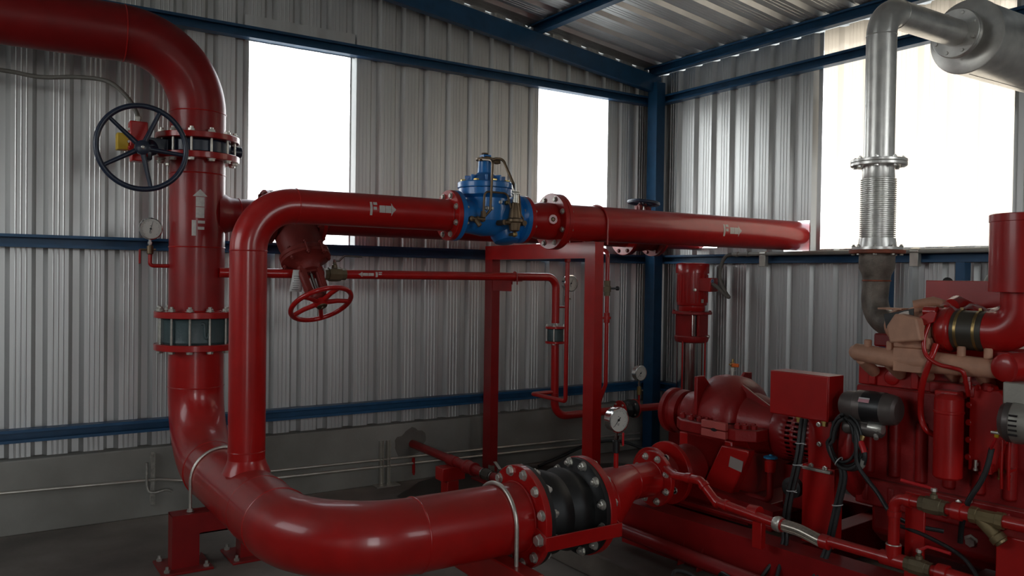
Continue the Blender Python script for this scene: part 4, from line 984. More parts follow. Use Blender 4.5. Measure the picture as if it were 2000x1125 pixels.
# ---- drain with blue cap valve
t = thing('drain_valve', 'red vertical drain pipe with a small blue wheel below the coupling guard', 'valve', (-.20, -.397, .43), 'S')
MB().tube(arc_path([(-.20, -.397, .65), (-.20, -.397, .452), (-.20, -.10, .452)], .03, 8), .0165, 16).build('pipe', 'red_dark', t)
MB().lathe((-.20, -.397, .60), (0, 0, 1), [(0, .018), (.004, .028), (.06, .030), (.066, .022), (.078, .014)], 20).build('valve_body', 'red', t)
MB().lathe((-.20, -.397, .672), (0, 0, 1), [(0, .030), (.003, .037), (.010, .037), (.013, .028), (.016, .010), (.022, .008)], 10).build('wheel', 'blue_plastic', t)

# ================================================================== control box, cables
t = thing('junction_box', 'red steel junction box on a post above the pump coupling', 'junction box', (-.39, -.71, .955), 'S')
MB().bx(-.45, -.325, -.862, -.556, .955, 1.162).build('box', 'red', t, bevel=.003)
MB().bx(-.456, -.449, -.858, -.560, .959, 1.158).build('cover', 'red', t, bevel=.002)
for y in (-.79, -.66): MB().lathe((-.41, y - .03, .955), (0, 0, -1), [(0, .016), (.012, .016), (.013, .012), (.028, .012)], 8).build('cable_gland', 'yellow_zinc', t)
MB().lathe((-.38, -.81, .955), (0, 0, -1), [(0, .009), (.012, .008)], 8).build('box_screw', 'zinc', t)
t = thing('box_post', 'red folded-steel post holding up the junction box, bolted to the skid', 'post', (-.37, -.77, .37), 'S')
MB().channel((-.405, -.795, .70), (-.405, -.795, .956), .05, .115, (1, 0, 0), .005).build('upper_post', 'red', t, smooth=0)
MB().channel((-.412, -.795, .372), (-.412, -.795, .735), .07, .16, (1, 0, 0), .006).build('lower_post', 'red', t, smooth=0)
MB().bx(-.435, -.412, -.865, -.725, .715, .728).build('bracket', 'bolt_dull', t, bevel=.002)
for (y, z) in ((-.83, .735), (-.76, .735), (-.795, .84), (-.79, .93)): MB().lathe((-.412 if z < .8 else -.405, y, z), (-1, 0, 0), [(0, .012), (.008, .012), (.009, .007), (.018, .006)], 6).build('bolt', 'zinc', t)
MB().lathe((-.36, -.64, .60), (-1, 0, 0), [(0, .05), (.03, .05), (.035, .03), (.05, .028)], 24).lathe((-.41, -.64, .60), (-1, 0, 0), [(0, .018), (.02, .018)], 6).build('isolator', 'black_rubber', t)
def cable(pts, r, label, name='cable', m='cable_black', extra=None, cat='cable'):
    return thing_tube(spline(pts, 7), r, label, name, m, cat, frame='S', extra=extra, seg=10)
c1 = [(-.44, -.735, .95), (-.47, -.745, .89), (-.49, -.742, .77), (-.50, -.702, .565), (-.505, -.69, .44), (-.53, -.70, .36)]
t = thing('cable_run', 'two black cables tied together running down left of the red post', 'cable', (-.47, -.74, .36), 'S')
MB().tube(spline([V(p) + V(-.004, .011, 0) for p in c1] + [V(-.62, -.645, .22), V(-.64, -.60, .145)], 7), .0095, 10).build('cable', 'cable_black', t)
MB().tube(spline([V(p) + V(-.004, -.011, 0) for p in c1] + [V(-.62, -.725, .24), V(-.64, -.76, .145)], 7), .0095, 10).build('cable', 'cable_black', t)
for p in ((-.483, -.744, .845), (-.493, -.738, .745), (-.499, -.712, .62), (-.507, -.69, .44)):
    MB().torus(p, (0, .12, 1), .021, .0022, 24, 6).box(V(p) + V(-.012, -.028, 0), (.003, .018, .003)).build('cable_tie', 'white_tag', t)
t = thing('cable_coil', 'coil of black cables hanging under the junction box beside the starter', 'cable', (-.48, -.98, .77), 'S')
b = MB()
for k, (dy, dz, w, h, r) in enumerate(((0, 0, .085, .115, .0105), (.006, -.004, .078, .105, .008), (-.004, .004, .092, .120, .0085), (.01, .01, .070, .10, .007), (-.012, -.006, .08, .11, .008))):
    ptsl = [V(-.475 - .009 * k, -.97 + dy + w * math.cos(a) * (1 if math.sin(a) < 0 else .75), .89 + dz + h * math.sin(a)) for a in [R(100 + 340 * q / 30) for q in range(31)]]
    b = MB().tube(ptsl, r, 10); b.build('loop', 'cable_black', t)
for dy in (-.009, .009):
    MB().tube(spline([(-.505, -.965 + dy, .775), (-.51, -.972 + dy, .72), (-.515, -.945 + dy, .575), (-.53, -.92 + dy, .42), (-.56, -.905 + dy, .34), (-.62, -.895 + dy, .24), (-.66, -.89 + dy, .145)], 7), .0095, 10).build('tail', 'cable_black', t)
for (p, a) in (((-.50, -.945, .80), (0, 1, .6)), ((-.516, -.952, .61), (0, .2, 1)), ((-.53, -.925, .44), (0, .2, 1))): MB().torus(p, a, .022, .0022, 24, 6).build('cable_tie', 'white_tag', t)
MB().tube(spline([(-.42, -.87, .955), (-.44, -.885, .92), (-.455, -.90, .89)], 5), .0085, 10).build('lead', 'cable_black', t)
cable([(-.445, -.985, 1.01), (-.50, -1.02, .965), (-.52, -1.035, .88), (-.525, -1.05, .80), (-.53, -1.14, .705), (-.55, -1.21, .64), (-.50, -1.28, .60), (-.42, -1.36, .58)], .0095, 'single black cable dropping diagonally from the starter across the engine side')
cable([(-.44, -1.545, .955), (-.455, -1.535, .88), (-.46, -1.515, .82), (-.47, -1.475, .735), (-.46, -1.45, .64), (-.45, -1.44, .56)], .0105, 'black sleeved cable running down from the alternator')
cable([(-.66, -1.30, .63), (-.68, -1.42, .62), (-.70, -1.56, .58), (-.76, -1.66, .50), (-.80, -1.74, .42), (-.83, -1.85, .22), (-.84, -1.90, .15)], .008, 'thin black cable sloping down behind the brass strainer')
thing_tube(spline([(3.95, 5.55, .014), (4.20, 5.58, .06), (4.50, 5.54, .15), (4.72, 5.40, .17), (4.86, 5.15, .10), (4.93, 4.9, .014)], 8), .013, 'black cable arching over the damp floor below the corner column', 'cable', 'cable_black', 'cable')
# ================================================================== diesel engine
t = thing('diesel_engine', 'red diesel engine block with oil filter, starter and tan exhaust manifold', 'engine', (0, -1.6, .40), 'S')
Y0, Y1 = -.93, -2.35
b = MB().bx(-.34, .36, Y1, Y0, .70, 1.13)
b.bx(-.37, .36, Y1, Y0 - .02, .60, .72)
for k in range(6):
    y = Y0 - .07 - .115 * k
    b.lathe((-.34, y, .86), (0, 0, 1), [(-.12, .026), (.14, .026)], 16)
    b.bx(-.378, -.33, y - .016, y + .016, .62, .70)
b.lathe((-.20, Y0 + .02, .84), (0, -1, 0), [(0, .26), (.06, .27), (.09, .25)], 48)
b.lathe((-.20 + .2, Y0 + .13, .80), (0, -1, 0), [(0, .20), (.02, .24), (.14, .26)], 48)
b.build('engine_block', 'red_cast', t, bevel=.010)
b = MB().bx(-.31, .33, Y1, Y0 + .005, 1.13, 1.215)
for k in range(4): b.bx(-.325, -.31, Y0 - .08 - .19 * k, Y0 - .05 - .19 * k, 1.135, 1.21)
b.lathe((-.31, Y0 - .15, 1.172), (-1, 0, 0), [(0, .034), (.006, .034), (.008, .028)], 28)
b.build('cylinder_head', 'red', t, bevel=.006)
MB().bx(-.16, .20, Y1, Y0 - .03, 1.215, 1.33).build('rocker_cover', 'red', t, bevel=.025, seg=3)
b = MB().prism([(-.26, .66), (-.30, .60), (-.30, .47), (-.22, .41), (.22, .41), (.30, .47), (.30, .60), (.26, .66)], (0, Y0 - .06, 0), (1, 0, 0), (0, 0, 1), 1.3)
b.build('oil_pan', 'red_dark', t, bevel=.02, seg=3)
MB().lathe((-.28, -1.42, .535), (-1, 0, -.2), [(0, .03), (.02, .03), (.022, .02), (.035, .02)], 6).build('sump_plug', 'zinc', t)
for (y, z) in ((-1.20, .66), (-1.40, .70), (-1.44, .715)): MB().lathe((-.37, y, z), (-1, 0, 0), [(0, .012), (.01, .012), (.012, .006)], 6).build('block_bolt', 'zinc', t)
# oil cooler side cover with scalloped bolt edge
pl = []
for (y, z) in ((0, 0), (0, .30), (.02, .33), (.11, .33), (.128, .31), (.128, .12), (.105, .02), (.09, 0)): pl.append((y, z))
b = MB().prism(pl, (-.395, -1.44, .845), (0, -1, 0), (0, 0, 1), -.055)
for (y, z) in ((-.002, .05), (-.002, .12), (-.002, .19), (-.002, .26), (.03, .333), (.075, .333), (.13, .27), (.13, .20), (.125, .13), (.05, -.004)): b.lathe((-.340, -1.44 - y, .845 + z), (-1, 0, 0), [(0, .013), (.058, .013)], 14)
b.build('cooler_cover', 'red_bright', t, bevel=.004)
for (y, z, m_) in ((-1.475, .872, 'zinc'), (-1.53, .868, 'red_bright'), (-1.563, .855, 'brass'), (-1.595, .868, 'red_bright')): MB().lathe((-.41, y, z), (0, 0, -1), [(-.02, .006), (.012, .006), (.014, .009), (.022, .009)], 8).bx(-.412, -.34, y - .005, y + .005, z - .003, z + .008).build('drain_cock', m_, t)
b = MB().bx(-.40, -.33, -1.46, -1.28, 1.135, 1.185).lathe((-.375, -1.50, 1.165), (0, 0, 1), [(0, .024), (.03, .024), (.034, .016)], 20)
b.build('filter_head', 'red_cast', t, bevel=.008)
f = MB().lathe((-.455, -1.388, .805), (0, 0, 1), [(0, .03), (.004, .048), (.012, .0545), (.265, .0545), (.268, .057), (.276, .057), (.279, .0545), (.325, .0545), (.335, .046), (.345, .03)], 48).build('oil_filter', 'red_bright', t)
MB().bx(-.46, -.36, -1.42, -1.33, 1.125, 1.16).build('filter_bracket', 'red', t, bevel=.006)
# starter motor
st = MB().lathe((-.45, -1.185, 1.05), (0, 1, 0), [(0, .045), (.010, .060), (.03, .066), (.055, .068), (.058, .070), (.18, .070), (.184, .064), (.23, .060), (.25, .05)], 40).build('starter_motor', 'starter_grey', t)
MB().lathe((-.45, -1.125, 1.05), (0, 1, 0), [(0, .0708), (.085, .0708)], 40, caps=False).build('starter_band', 'black_plastic', t, st)
sn = V(-.88, -.05, .48).normalized()
lc = V(-.45, -1.06, 1.05) + V(-.86, 0, .51).normalized() * .0712
MB().box(lc, (.0012, .048, .022), (V(-.86, 0, .51).normalized(), V(0, 1, 0), V(.51, 0, .86).normalized())).build('maker_label', 'label_pink', t, st, label='small pink and blue label')
MB().box(lc + V(-.86, 0, .51).normalized() * .0007 + V(.51, 0, .86).normalized() * .008, (.0010, .048, .006), (V(-.86, 0, .51).normalized(), V(0, 1, 0), V(.51, 0, .86).normalized())).build('label_stripe', 'white_tag', t, st)
so = MB().lathe((-.46, -1.125, .955), (0, 1, 0), [(0, .020), (.01, .030), (.05, .033), (.17, .033), (.18, .025)], 28).bx(-.48, -.42, -1.08, -.96, .96, 1.01).build('solenoid', 'starter_grey', t, st)
MB().lathe((-.465, -1.095, .965), (0, -1, 0), [(-.03, .026), (.012, .028), (.03, .022), (.034, .010)], 24).lathe((-.465, -1.09, .96), (-.6, -.4, -.7), [(.02, .010), (.05, .010)], 8).build('solenoid_cap', 'zinc', t, st)
MB().lathe((-.49, -1.045, .925), (-.5, 0, -.85), [(0, .014), (.02, .012), (.03, .008)], 10).build('terminal', 'brass', t, st)
MB().tube(spline([(-.505, -1.045, .905), (-.515, -1.065, .88), (-.52, -1.075, .85), (-.515, -1.065, .81), (-.505, -1.03, .785), (-.50, -1.0, .775)], 6), .0105, 10).build('battery_lead', 'cable_black', t, st)
MB().tube(spline([(-.506, -1.047, .903), (-.515, -1.064, .88), (-.52, -1.073, .862)], 6), .0125, 12).build('lead_boot', 'red_plastic', t, st)
MB().tube(spline([(-.519, -1.070, .832), (-.514, -1.062, .808), (-.508, -1.042, .790)], 6), .0122, 12).build('lead_sleeve', 'grey_pvc', t, st)
# exhaust manifold
b = MB().tube([(-.42, -.955, 1.283), (-.425, -.975, 1.283), (-.425, -1.12, 1.270), (-.425, -1.25, 1.268), (-.425, -1.38, 1.265), (-.42, -1.62, 1.262)], [.026, .038, .040, .048, .043, .036], 24)
for y in (-1.03, -1.13, -1.42, -1.52): b.lathe((-.43, y, 1.30), (0, 0, 1), [(0, .016), (.04, .016), (.042, .012)], 12)
for y in (-1.0, -1.12, -1.24, -1.36, -1.48): b.tube([(-.425, y, 1.255), (-.37, y, 1.22), (-.31, y, 1.19)], .026, 14)
b.box((-.43, -1.225, 1.27), (.075, .13, .10)).build('exhaust_manifold', 'manifold_tan', t, bevel=.012, seg=3)
# turbocharger
b = MB().box((-.42, -1.235, 1.345), (.10, .15, .05)).lathe((-.36, -1.165, 1.405), (0, -1, 0), [(0, .05), (.02, .085), (.10, .09), (.135, .075), (.15, .05)], 36)
b.tube([(-.36, -1.175, 1.405), (-.34, -1.13, 1.405), (-.25, -1.08, 1.41), (-.15, -1.03, 1.42)], [.075, .07, .06, .055], 24).prism([(-.07, -.03), (.06, -.05), (.075, .02), (.04, .075), (-.05, .06)], (-.45, -1.235, 1.39), (0, 1, 0), (0, 0, 1), -.08)
tu = b.build('turbine_housing', 'manifold_tan', t, bevel=.008)
b = MB().lathe((-.38, -1.325, 1.405), (0, -1, 0), [(-.02, .06), (0, .085), (.012, .092), (.035, .092), (.045, .075), (.055, .078)], 44).torus((-.37, -1.352, 1.405), (0, 1, 0), .062, .034, 48, 16)
b.tube([(-.37, -1.352, 1.50), (-.33, -1.352, 1.51), (-.2, -1.352, 1.48), (-.05, -1.352, 1.44)], [.03, .034, .036, .036], 18)
b.build('compressor_housing', 'red', t)
b = MB().box((-.41, -1.23, 1.452), (.02, .16, .016), (V(1, 0, 0), V(0, 1, -.22).normalized(), V(0, .22, 1).normalized())).lathe((-.425, -1.32, 1.475), (0, 1, 0), [(0, .022), (.05, .022)], 18)
b.build('actuator_rod', 'red', t)
MB().prism([(-.115, .035), (-.115, -.005), (.0, -.055), (.012, .005)], (-.455, -1.125, 1.452), (0, 1, 0), (0, 0, 1), -.004).build('heat_tag', 'black_rubber', t, label='black peeling tag with a grey-green patch')
MB().prism([(-.095, .024), (-.10, -.002), (-.085, -.012), (-.06, -.018), (-.045, -.008), (-.055, .012), (-.075, .020)], (-.4595, -1.125, 1.452), (0, 1, 0), (0, 0, 1), -.002).build('tag_patch', 'nameplate', t)
MB().prism([(.0, -.012), (.005, .004), (-.16, .105), (-.185, .10), (-.175, .06)], (-.465, -1.155, 1.375), (0, 1, 0), (0, 0, 1), -.012).build('actuator_arm', 'red', t, bevel=.003)
MB().bx(-.39, -.30, -1.155, -1.05, 1.475, 1.482).tube([(-.38, -1.20, 1.50), (-.35, -1.27, 1.515), (-.32, -1.33, 1.50)], [.018, .022, .015], 12).build('heat_cover', 'manifold_tan', t)
# oil lines
thing_pts = spline([(-.46, -1.305, 1.43), (-.49, -1.298, 1.36), (-.495, -1.312, 1.300), (-.495, -1.36, 1.268), (-.49, -1.415, 1.258), (-.48, -1.448, 1.245), (-.465, -1.455, 1.20), (-.44, -1.455, 1.15)], 7)
MB().tube(thing_pts, .0085, 12).lathe((-.445, -1.455, 1.175), (0, 0, 1), [(0, .013), (.03, .013), (.032, .010), (.05, .010)], 6).build('oil_feed_line', 'red', t)
MB().tube(spline([(-.46, -1.335, 1.345), (-.487, -1.325, 1.28), (-.475, -1.29, 1.18), (-.44, -1.268, 1.09), (-.43, -1.268, 1.03), (-.43, -1.29, .985), (-.39, -1.325, .955)], 7), .0125, 14).build('oil_return_hose', 'red', t)
# compressor outlet end (horizontal red tube at the right edge)
b = MB().tube([(-.47, -1.60, 1.275), (-.45, -1.61, 1.275), (-.10, -1.70, 1.285)], .056, 36); b.lathe((-.47, -1.60, 1.275), (-1, .1, 0), [(-.01, .056), (.006, .054), (.012, .046), (.016, .02)], 36)
b.build('charge_pipe', 'red', t)
# alternator
al = MB().lathe((-.47, -1.72, 1.075), (0, 1, 0), [(0, .05), (.02, .075), (.06, .082), (.085, .082)], 40).bx(-.50, -.42, -1.68, -1.60, 1.14, 1.225).build('alternator', 'cast_alu', t, bevel=.006)
MB().lathe((-.47, -1.636, 1.075), (0, 1, 0), [(0, .080), (.02, .080), (.04, .066), (.05, .04)], 40).build('end_cap', 'starter_grey', t, al)
for k in range(5): MB().box((-.548 + .002 * abs(k - 2), -1.655, 1.035 + .018 * k), (.012, .028, .007)).build('vent_slot', 'dark_slot', t, al)
MB().lathe((-.515, -1.60, 1.03), (0, 1, 0), [(0, .006), (.03, .006)], 8).build('terminal_stud', 'zinc', t, al)
MB().tube(spline([(-.50, -1.585, 1.025), (-.49, -1.575, 1.00), (-.47, -1.558, .97), (-.45, -1.546, .955)], 5), .0055, 8).build('wire', 'red_plastic', t, al)
MB().cyl((-.503, -1.588, 1.035), (-.497, -1.582, 1.012), .0085, seg=12).build('wire_boot', 'yellow', t, al)
for y in (-1.575, -1.60): MB().tube([(-.42, y, .99), (-.425, y, .88), (-.42, y, .80)], .006, 8).build('drain_tube', 'red', t)
# heat shield plate behind the turbo
MB().bx(-.12, -.105, -2.1, -1.13, 1.36, 1.605).build('shield_plate', 'red', t, bevel=.003)
MB().bx(-.25, .05, -1.25, -.96, 1.30, 1.36).build('turbo_bracket', 'red_dark', t, bevel=.008)
# ---- intake: black hose, red elbow, air filter
t = thing('intake_hose', 'short black rubber intake hose with two brass clamps', 'hose', (-.38, -1.42, 1.33), 'S')
MB().lathe((-.38, -1.378, 1.405), (0, -1, 0), [(0, .076), (.003, .080), (.12, .080), (.123, .076)], 44).build('hose', 'hose_brown', t)
for y in (-1.395, -1.465): MB().lathe((-.38, y, 1.405), (0, -1, 0), [(0, .0805), (.001, .082), (.011, .082), (.012, .0805)], 44, caps=False).box((-.38, y - .006, 1.49), (.02, .012, .012)).build('clamp', 'brass', t)
t = thing('intake_elbow', 'red intake elbow turning up into the tall red air filter', 'pipe', (-.38, -1.6, 1.4), 'S')
MB().tube(arc_path([(-.38, -1.50, 1.405), (-.38, -1.625, 1.405), (-.38, -1.625, 1.575)], .10, 16), .081, 44).build('pipe', 'red_bright', t)
MB().bx(-.41, -.35, -1.60, -1.50, 1.305, 1.33).build('bracket', 'red_dark', t, bevel=.003)
t = thing('air_filter', 'tall red cylindrical air filter canister at the right edge', 'air filter', (-.38, -1.635, 1.56), 'S')
MB().lathe((-.38, -1.635, 1.562), (0, 0, 1), [(0, .10), (.002, .132), (.27, .132), (.272, .1345), (.298, .1345), (.301, .13), (.303, .05)], 56).build('canister', 'red_bright', t)
thing_tube(spline([(-.02, -1.55, 1.68), (.02, -1.48, 1.70), (.05, -1.40, 1.68), (.06, -1.33, 1.60), (.06, -1.30, 1.48)], 8), .026, 'thick grey hose arching behind the red shield plate', 'grey_hose_loop', 'grey_pvc', 'hose', frame='S')
thing_tube(spline([(-.06, -1.20, 1.60), (-.02, -1.17, 1.575), (.0, -1.12, 1.53), (.0, -1.08, 1.46), (.0, -1.05, 1.40)], 8), .022, 'black hose curving down behind the tan turbo housing', 'black_hose', 'cable_black', 'hose', frame='S')
# crumpled clear wrap
random.seed(3)
rows = []
for i in range(9):
    rows.append([V(-.43 + .030 * j + random.uniform(-.008, .008), -1.33 - .03 * i + random.uniform(-.006, .006), 1.502 + .018 * math.sin(i * 1.7 + j) + random.uniform(-.008, .008) - .004 * j) for j in range(6)])
M['wrap'] = None
m_, n_, l_, b_ = new_mat('wrap'); b_.inputs['Base Color'].default_value = (.75, .62, .60, 1); b_.inputs['Roughness'].default_value = .12; b_.inputs['Transmission Weight'].default_value = .0; b_.inputs['Alpha'].default_value = .38; b_.inputs['Specular IOR Level'].default_value = .9
M['wrap'] = m_
single(MB().quad_grid(rows), 'plastic_wrap', 'crumpled clear plastic film lying over the turbocharger pipe', 'plastic film', 'wrap', (-.26, -1.45, 1.48), 'S', smooth=0)
# ================================================================== exhaust line
EX, EY = -.10, -.89
t = thing('exhaust_elbow', 'rusty grey exhaust elbow rising from the turbo to a rust-red flange', 'pipe', (EX, EY, 1.45), 'S')
MB().tube(arc_path([(-.17, -1.04, 1.395), (-.105, -.895, 1.41), (EX, EY, 1.55), (EX, EY, 1.735)], [.03, .10], 10), [.066] * 14 + [.066] * 9 + [.080], 40).build('pipe', 'exhaust_grey', t) if False else None
pe = arc_path([(-.20, -1.10, 1.38), (EX, EY + .01, 1.42), (EX, EY, 1.74)], [.12], 14)
MB().tube(pe[:-1] + [V(EX, EY, 1.60), V(EX, EY, 1.625), V(EX, EY, 1.66), V(EX, EY, 1.735)], [.060] * (len(pe) - 1) + [.060, .064, .080, .080], 40).build('pipe', 'exhaust_grey', t)
MB().torus((EX, EY, 1.60), (0, 0, 1), .061, .004, 40, 8).build('weld_seam', 'rust', t)
MB().lathe((EX, EY, 1.728), (0, 0, 1), [(0, .05), (0, .122), (.003, .125), (.016, .125), (.018, .122), (.018, .05)], 48).build('flange', 'rust', t)
bolts(t, (EX, EY, 1.728), (0, 0, 1), .104, 8, .030, r=.0095, m='bolt_dull', wash=False)
t = thing('exhaust_bellows', 'ribbed silver flexible bellows in the vertical exhaust pipe', 'bellows', (EX, EY, 1.746), 'S')
prof = [(0, .05), (0, .115), (.012, .115), (.013, .084), (.045, .082)]
nb = 30; z_ = .05; hh = (2.085 - 1.746 - .05)
for k in range(nb):
    q = z_ + hh * k / nb; prof += [(q, .070), (q + hh / nb * .28, .0795), (q + hh / nb * .55, .0795), (q + hh / nb * .85, .070)]
prof += [(2.088 - 1.746, .072), (2.155 - 1.746, .068)]
MB().lathe((EX, EY, 1.746), (0, 0, 1), prof[4:], 48, caps=False).build('bellows', 'alu', t)
MB().lathe((EX, EY, 1.747), (0, 0, 1), [(0, .05), (0, .112), (.012, .112), (.013, .086), (.055, .080)], 48, caps=False).build('collar', 'alu', t)
MB().lathe((EX, EY, 2.142), (0, 0, 1), [(0, .05), (0, .122), (.003, .125), (.014, .125), (.016, .122), (.016, .05)], 48).build('flange', 'alu', t)
t = thing('exhaust_pipe', 'silver-painted exhaust pipe rising past the window and bending to the muffler', 'pipe', (EX, EY, 2.158), 'S')
wd = (SK.to_3x3().inverted() @ V(1, 0, 0)).normalized()          # world +X inside the skid frame
p1 = V(EX, EY, 2.885); pend = p1 + wd * .66
MB().tube(arc_path([(EX, EY, 2.165), tuple(p1), tuple(pend)], .125, 20), .068, 44).build('pipe', 'alu', t)
MB().lathe((EX, EY, 2.159), (0, 0, 1), [(0, .05), (0, .122), (.003, .125), (.013, .125), (.015, .122), (.015, .05)], 48).build('flange', 'alu', t)
bolts(t, (EX, EY, 2.142), (0, 0, 1), .105, 8, .032, r=.0095, m='alu', wash=False)
MB().torus((EX, EY, 2.76), (0, 0, 1), .068, .0025, 44, 8).build('weld_seam', 'alu', t); MB().torus(p1 + wd * .127, wd, .068, .0025, 44, 8).build('weld_seam', 'alu', t)
fl0 = p1 + wd * .640
MB().lathe(fl0, wd, [(0, .05), (0, .122), (.003, .125), (.016, .125), (.018, .122), (.018, .05)], 48).build('flange', 'alu', t)
t = thing('muffler', 'large silver cylindrical muffler at the top right corner', 'muffler', tuple(fl0), 'S')
MB().lathe(fl0, wd, [(.019, .05), (.019, .122), (.022, .125), (.035, .125), (.037, .122), (.037, .069), (.115, .069)], 48, caps=False).build('inlet_flange', 'alu', t)
b = MB().lathe(fl0, wd, [(.11, .06), (.11, .188), (.113, .193), (.125, .193), (.127, .190), (1.12, .190), (1.13, .18)], 72)
b.build('shell', 'alu', t)
MB().box(fl0 + wd * .6 + V(0, 0, -.1905), (.9, .004, .003), (wd, V(0, 0, 1).cross(wd), V(0, 0, 1))).build('seam', 'alu', t)
bolts(t, fl0, wd, .104, 8, .038, r=.0095, m='alu', wash=False)

# ================================================================== cooling water loop along the skid
LX = -.72; LZ = .520; UZ = .755
t = thing('cooling_pipe', 'red cooling-water pipe leaving the pump nozzle and stepping down to the braided hose', 'pipe', (LX, -.4, .5), 'S')
b = MB().tube(arc_path([(-.565, -.0, .60), (-.70, -.19, .612), (LX, -.36, .626), (LX, -.455, .545), (LX, -.78, .522)], [.05, .035, .05], 10), .0215, 22)
b.build('pipe', 'red', t)
for (p, a, L_) in (((-.712, -.27, .6195), (0, -1, .1), .03), ((LX, -.375, .614), (0, -.7, -.6), .02), ((LX, -.452, .547), (0, -.9, -.3), .02), ((LX, -.50, .542), (0, -1, -.06), .02)): MB().lathe(p, a, [(0, .0215), (.002, .0262), (L_, .0262), (L_ + .002, .0215)], 22).build('coupling', 'red', t)
t = thing('braided_hose', 'short braided steel hose sagging between two red couplings above the skid rail', 'hose', (LX, -.9, .5), 'S')
hp = spline([(LX, -.80, .522), (LX, -.84, .523), (LX, -.90, .520), (LX, -.96, .508), (LX, -1.0, .500)], 8)
b = MB().tube(hp, .0225, 20)
for k in range(10):
    a = 2 * PI * k / 10; b.tube([p + V(math.cos(a) * .0225, 0, math.sin(a) * .0225) for p in hp], .0042, 6)
b.build('braid', 'braid', t)
MB().lathe((LX, -.775, .522), (0, -1, 0), [(0, .030), (.012, .034), (.028, .034), (.034, .026)], 24).build('ferrule', 'galv_pipe', t)
MB().lathe((LX, -.808, .5225), (0, -1, 0), [(0, .027), (.004, .029), (.010, .029)], 24).build('ferrule', 'red_bright', t)
t = thing('cooling_pipe', 'red lower cooling-water pipe with tee and riser beside the engine', 'pipe', (LX, -1.3, .5), 'S')
LQ = .510
b = MB().tube([(LX, -.99, .502), (LX, -1.05, LQ), (LX, -1.355, LQ)], .0215, 22).lathe((LX, -.995, .5025), (0, -1, 0), [(0, .026), (.004, .030), (.04, .030), (.045, .0215)], 22)
b.build('pipe', 'red', t)
b = MB().lathe((LX, -1.255, LQ), (0, -1, 0), [(0, .0215), (.003, .029), (.10, .029), (.103, .0215)], 24).cyl((LX, -1.306, LQ), (LX, -1.306, LQ + .06), .029, seg=24)
b.build('tee', 'red', t)
MB().torus((LX, -1.306, LQ + .06), (0, 0, 1), .026, .0035, 28, 8).build('thread_ring', 'galv_pipe', t)
b = MB().tube(arc_path([(LX, -1.306, LQ + .04), (LX, -1.306, UZ), (LX, -1.405, UZ)], .038, 10), .0215, 22).lathe((LX, -1.306, UZ - .075), (0, 0, 1), [(0, .0215), (.002, .0265), (.022, .0265)], 22).lathe((LX, -1.35, UZ), (0, -1, 0), [(0, .0265), (.022, .0265), (.024, .0215)], 22)
b.build('riser', 'red', t)
def ball(t_label, y0, z, lev):
    t = thing('ball_valve', t_label, 'valve', (LX, y0, z), 'S')
    b = MB().lathe((LX, y0, z), (0, -1, 0), [(0, .022), (0, .029), (.018, .029), (.02, .033), (.06, .034), (.078, .031), (.08, .029), (.098, .029), (.098, .022)], 10)
    b.lathe((LX, y0 - .05, z + .025), (0, 0, 1), [(0, .015), (.018, .013), (.02, .008), (.035, .008)], 14); v = b.build('valve_body', 'brass_dull', t)
    MB().lathe((LX, y0 - .05, z + .055), (0, 0, 1), [(0, .011), (.012, .011)], 6).build('stem_nut', 'zinc', t)
    MB().tube(arc_path(lev, .01, 5), [.006] * 1 + [.006] * (len(arc_path(lev, .01, 5)) - 2) + [.0065], 10).build('lever', 'red_plastic', t)
ball('brass ball valve on the raised cooling pipe, red lever folded left', -1.405, UZ, [(LX, -1.455, UZ + .062), (LX, -1.43, UZ + .066), (LX - .0, -1.36, UZ + .07), (LX, -1.33, UZ + .072)])
ball('brass ball valve on the lower cooling pipe, red lever raised to the right', -1.355, LQ, [(LX, -1.405, LQ + .062), (LX, -1.435, LQ + .085), (LX, -1.47, LQ + .085), (LX, -1.52, LQ + .082)])
t = thing('pipe_union', 'red hexagonal pipe union between brass ball valve and brass strainer', 'pipe', (LX, -1.52, UZ), 'S')
MB().lathe((LX, -1.503, UZ), (0, -1, 0), [(0, .022), (.02, .024), (.022, .033), (.055, .034), (.057, .027), (.085, .027), (.087, .022)], 12).build('union', 'red_bright', t)
t = thing('pipe_union', 'red pipe union at the bottom edge after the lower brass ball valve', 'pipe', (LX, -1.48, LQ), 'S')
MB().lathe((LX, -1.453, LQ), (0, -1, 0), [(0, .022), (.02, .024), (.022, .035), (.06, .036), (.062, .027), (.30, .0215)], 12).build('union', 'red_bright', t)
t = thing('strainer', 'brass y-strainer with its leg pointing down to the right', 'strainer', (LX, -1.62, UZ), 'S')
b = MB().lathe((LX, -1.588, UZ), (0, -1, 0), [(0, .022), (0, .031), (.022, .031), (.024, .027), (.085, .028), (.087, .031), (.11, .031), (.11, .022)], 10)
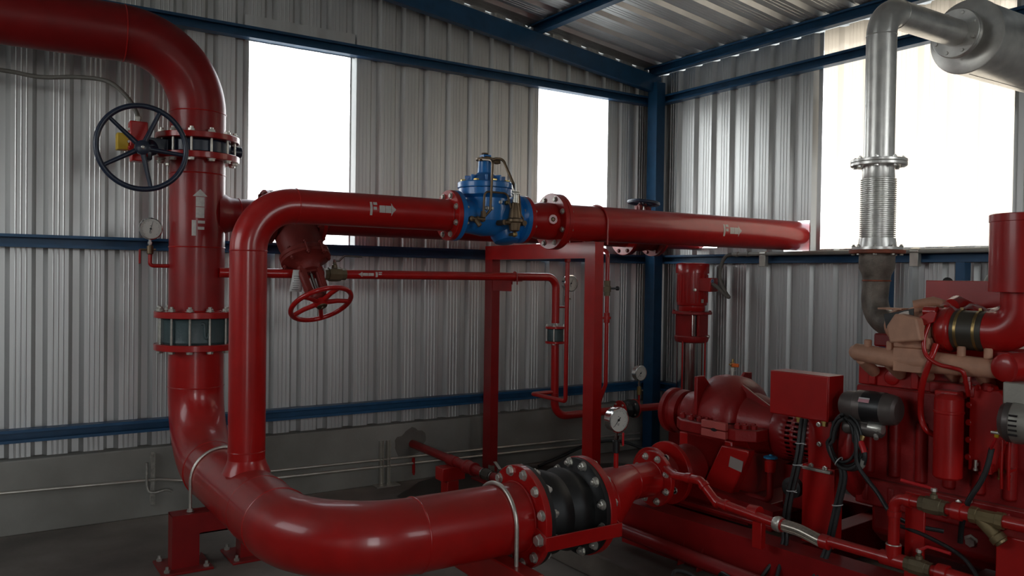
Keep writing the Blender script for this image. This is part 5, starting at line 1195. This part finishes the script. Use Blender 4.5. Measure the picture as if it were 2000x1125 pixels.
b.lathe((LX, -1.62, UZ - .005), (-.02, -.72, -.69), [(.0, .026), (.07, .024), (.075, .029), (.095, .029), (.097, .024), (.105, .022)], 20)
b.build('strainer_body', 'brass_aged', t)
t = thing('cooling_pipe', 'red pipe continuing from the brass strainer to the right edge', 'pipe', (LX, -1.9, UZ), 'S')
MB().tube([(LX, -1.697, UZ), (LX, -2.3, UZ)], .0235, 22).build('pipe', 'red', t)
t = thing('pipe_stand', 'slim red stand with a clamp holding the cooling pipe near the braided hose', 'pipe support', (-.66, -.66, .37), 'S')
MB().bx(-.69, -.655, -.685, -.635, .372, .50).build('post', 'red', t, bevel=.003)
MB().lathe((LX + .02, -.63, .535), (0, -1, 0), [(0, .022), (0, .036), (.05, .036), (.05, .022)], 24).build('clamp', 'red', t)
t = thing('pipe_stand', 'red flat upright bar standing behind the raised cooling pipe', 'pipe support', (-.66, -1.36, .37), 'S')
MB().bx(-.672, -.66, -1.40, -1.325, .372, .775).build('bar', 'red', t, bevel=.002)
single(MB().bx(-.70, -.60, -1.86, -1.665, .372, .70), 'panel_box', 'red steel box at the bottom right corner below the strainer', 'box', 'red', (-.65, -1.76, .372), 'S', bevel=.005)
# ---- battery on the plinth at the bottom edge
t = thing('battery', 'black starter battery with brass terminals at the bottom edge', 'battery', (2.60, 2.45, 0))
MB().bx(2.48, 2.735, 2.33, 2.54, 0, .245).bx(2.49, 2.725, 2.34, 2.53, .245, .255).build('case', 'black_plastic', t, bevel=.006)
MB().tube(arc_path([(2.70, 2.36, .25), (2.70, 2.36, .325), (2.72, 2.45, .325), (2.72, 2.45, .25)], .022, 6), .010, 10).build('handle', 'black_plastic', t)
for (x, y) in ((2.66, 2.515), (2.68, 2.47)):
    MB().lathe((x, y, .255), (0, 0, 1), [(0, .011), (.022, .010), (.022, .014), (.036, .014)], 10).build('terminal', 'brass', t)
MB().tube(spline([(2.66, 2.515, .282), (2.65, 2.57, .295), (2.62, 2.62, .295), (2.58, 2.60, .27), (2.55, 2.57, .20), (2.53, 2.57, .06)], 6), .009, 10).build('cable', 'cable_black', t)
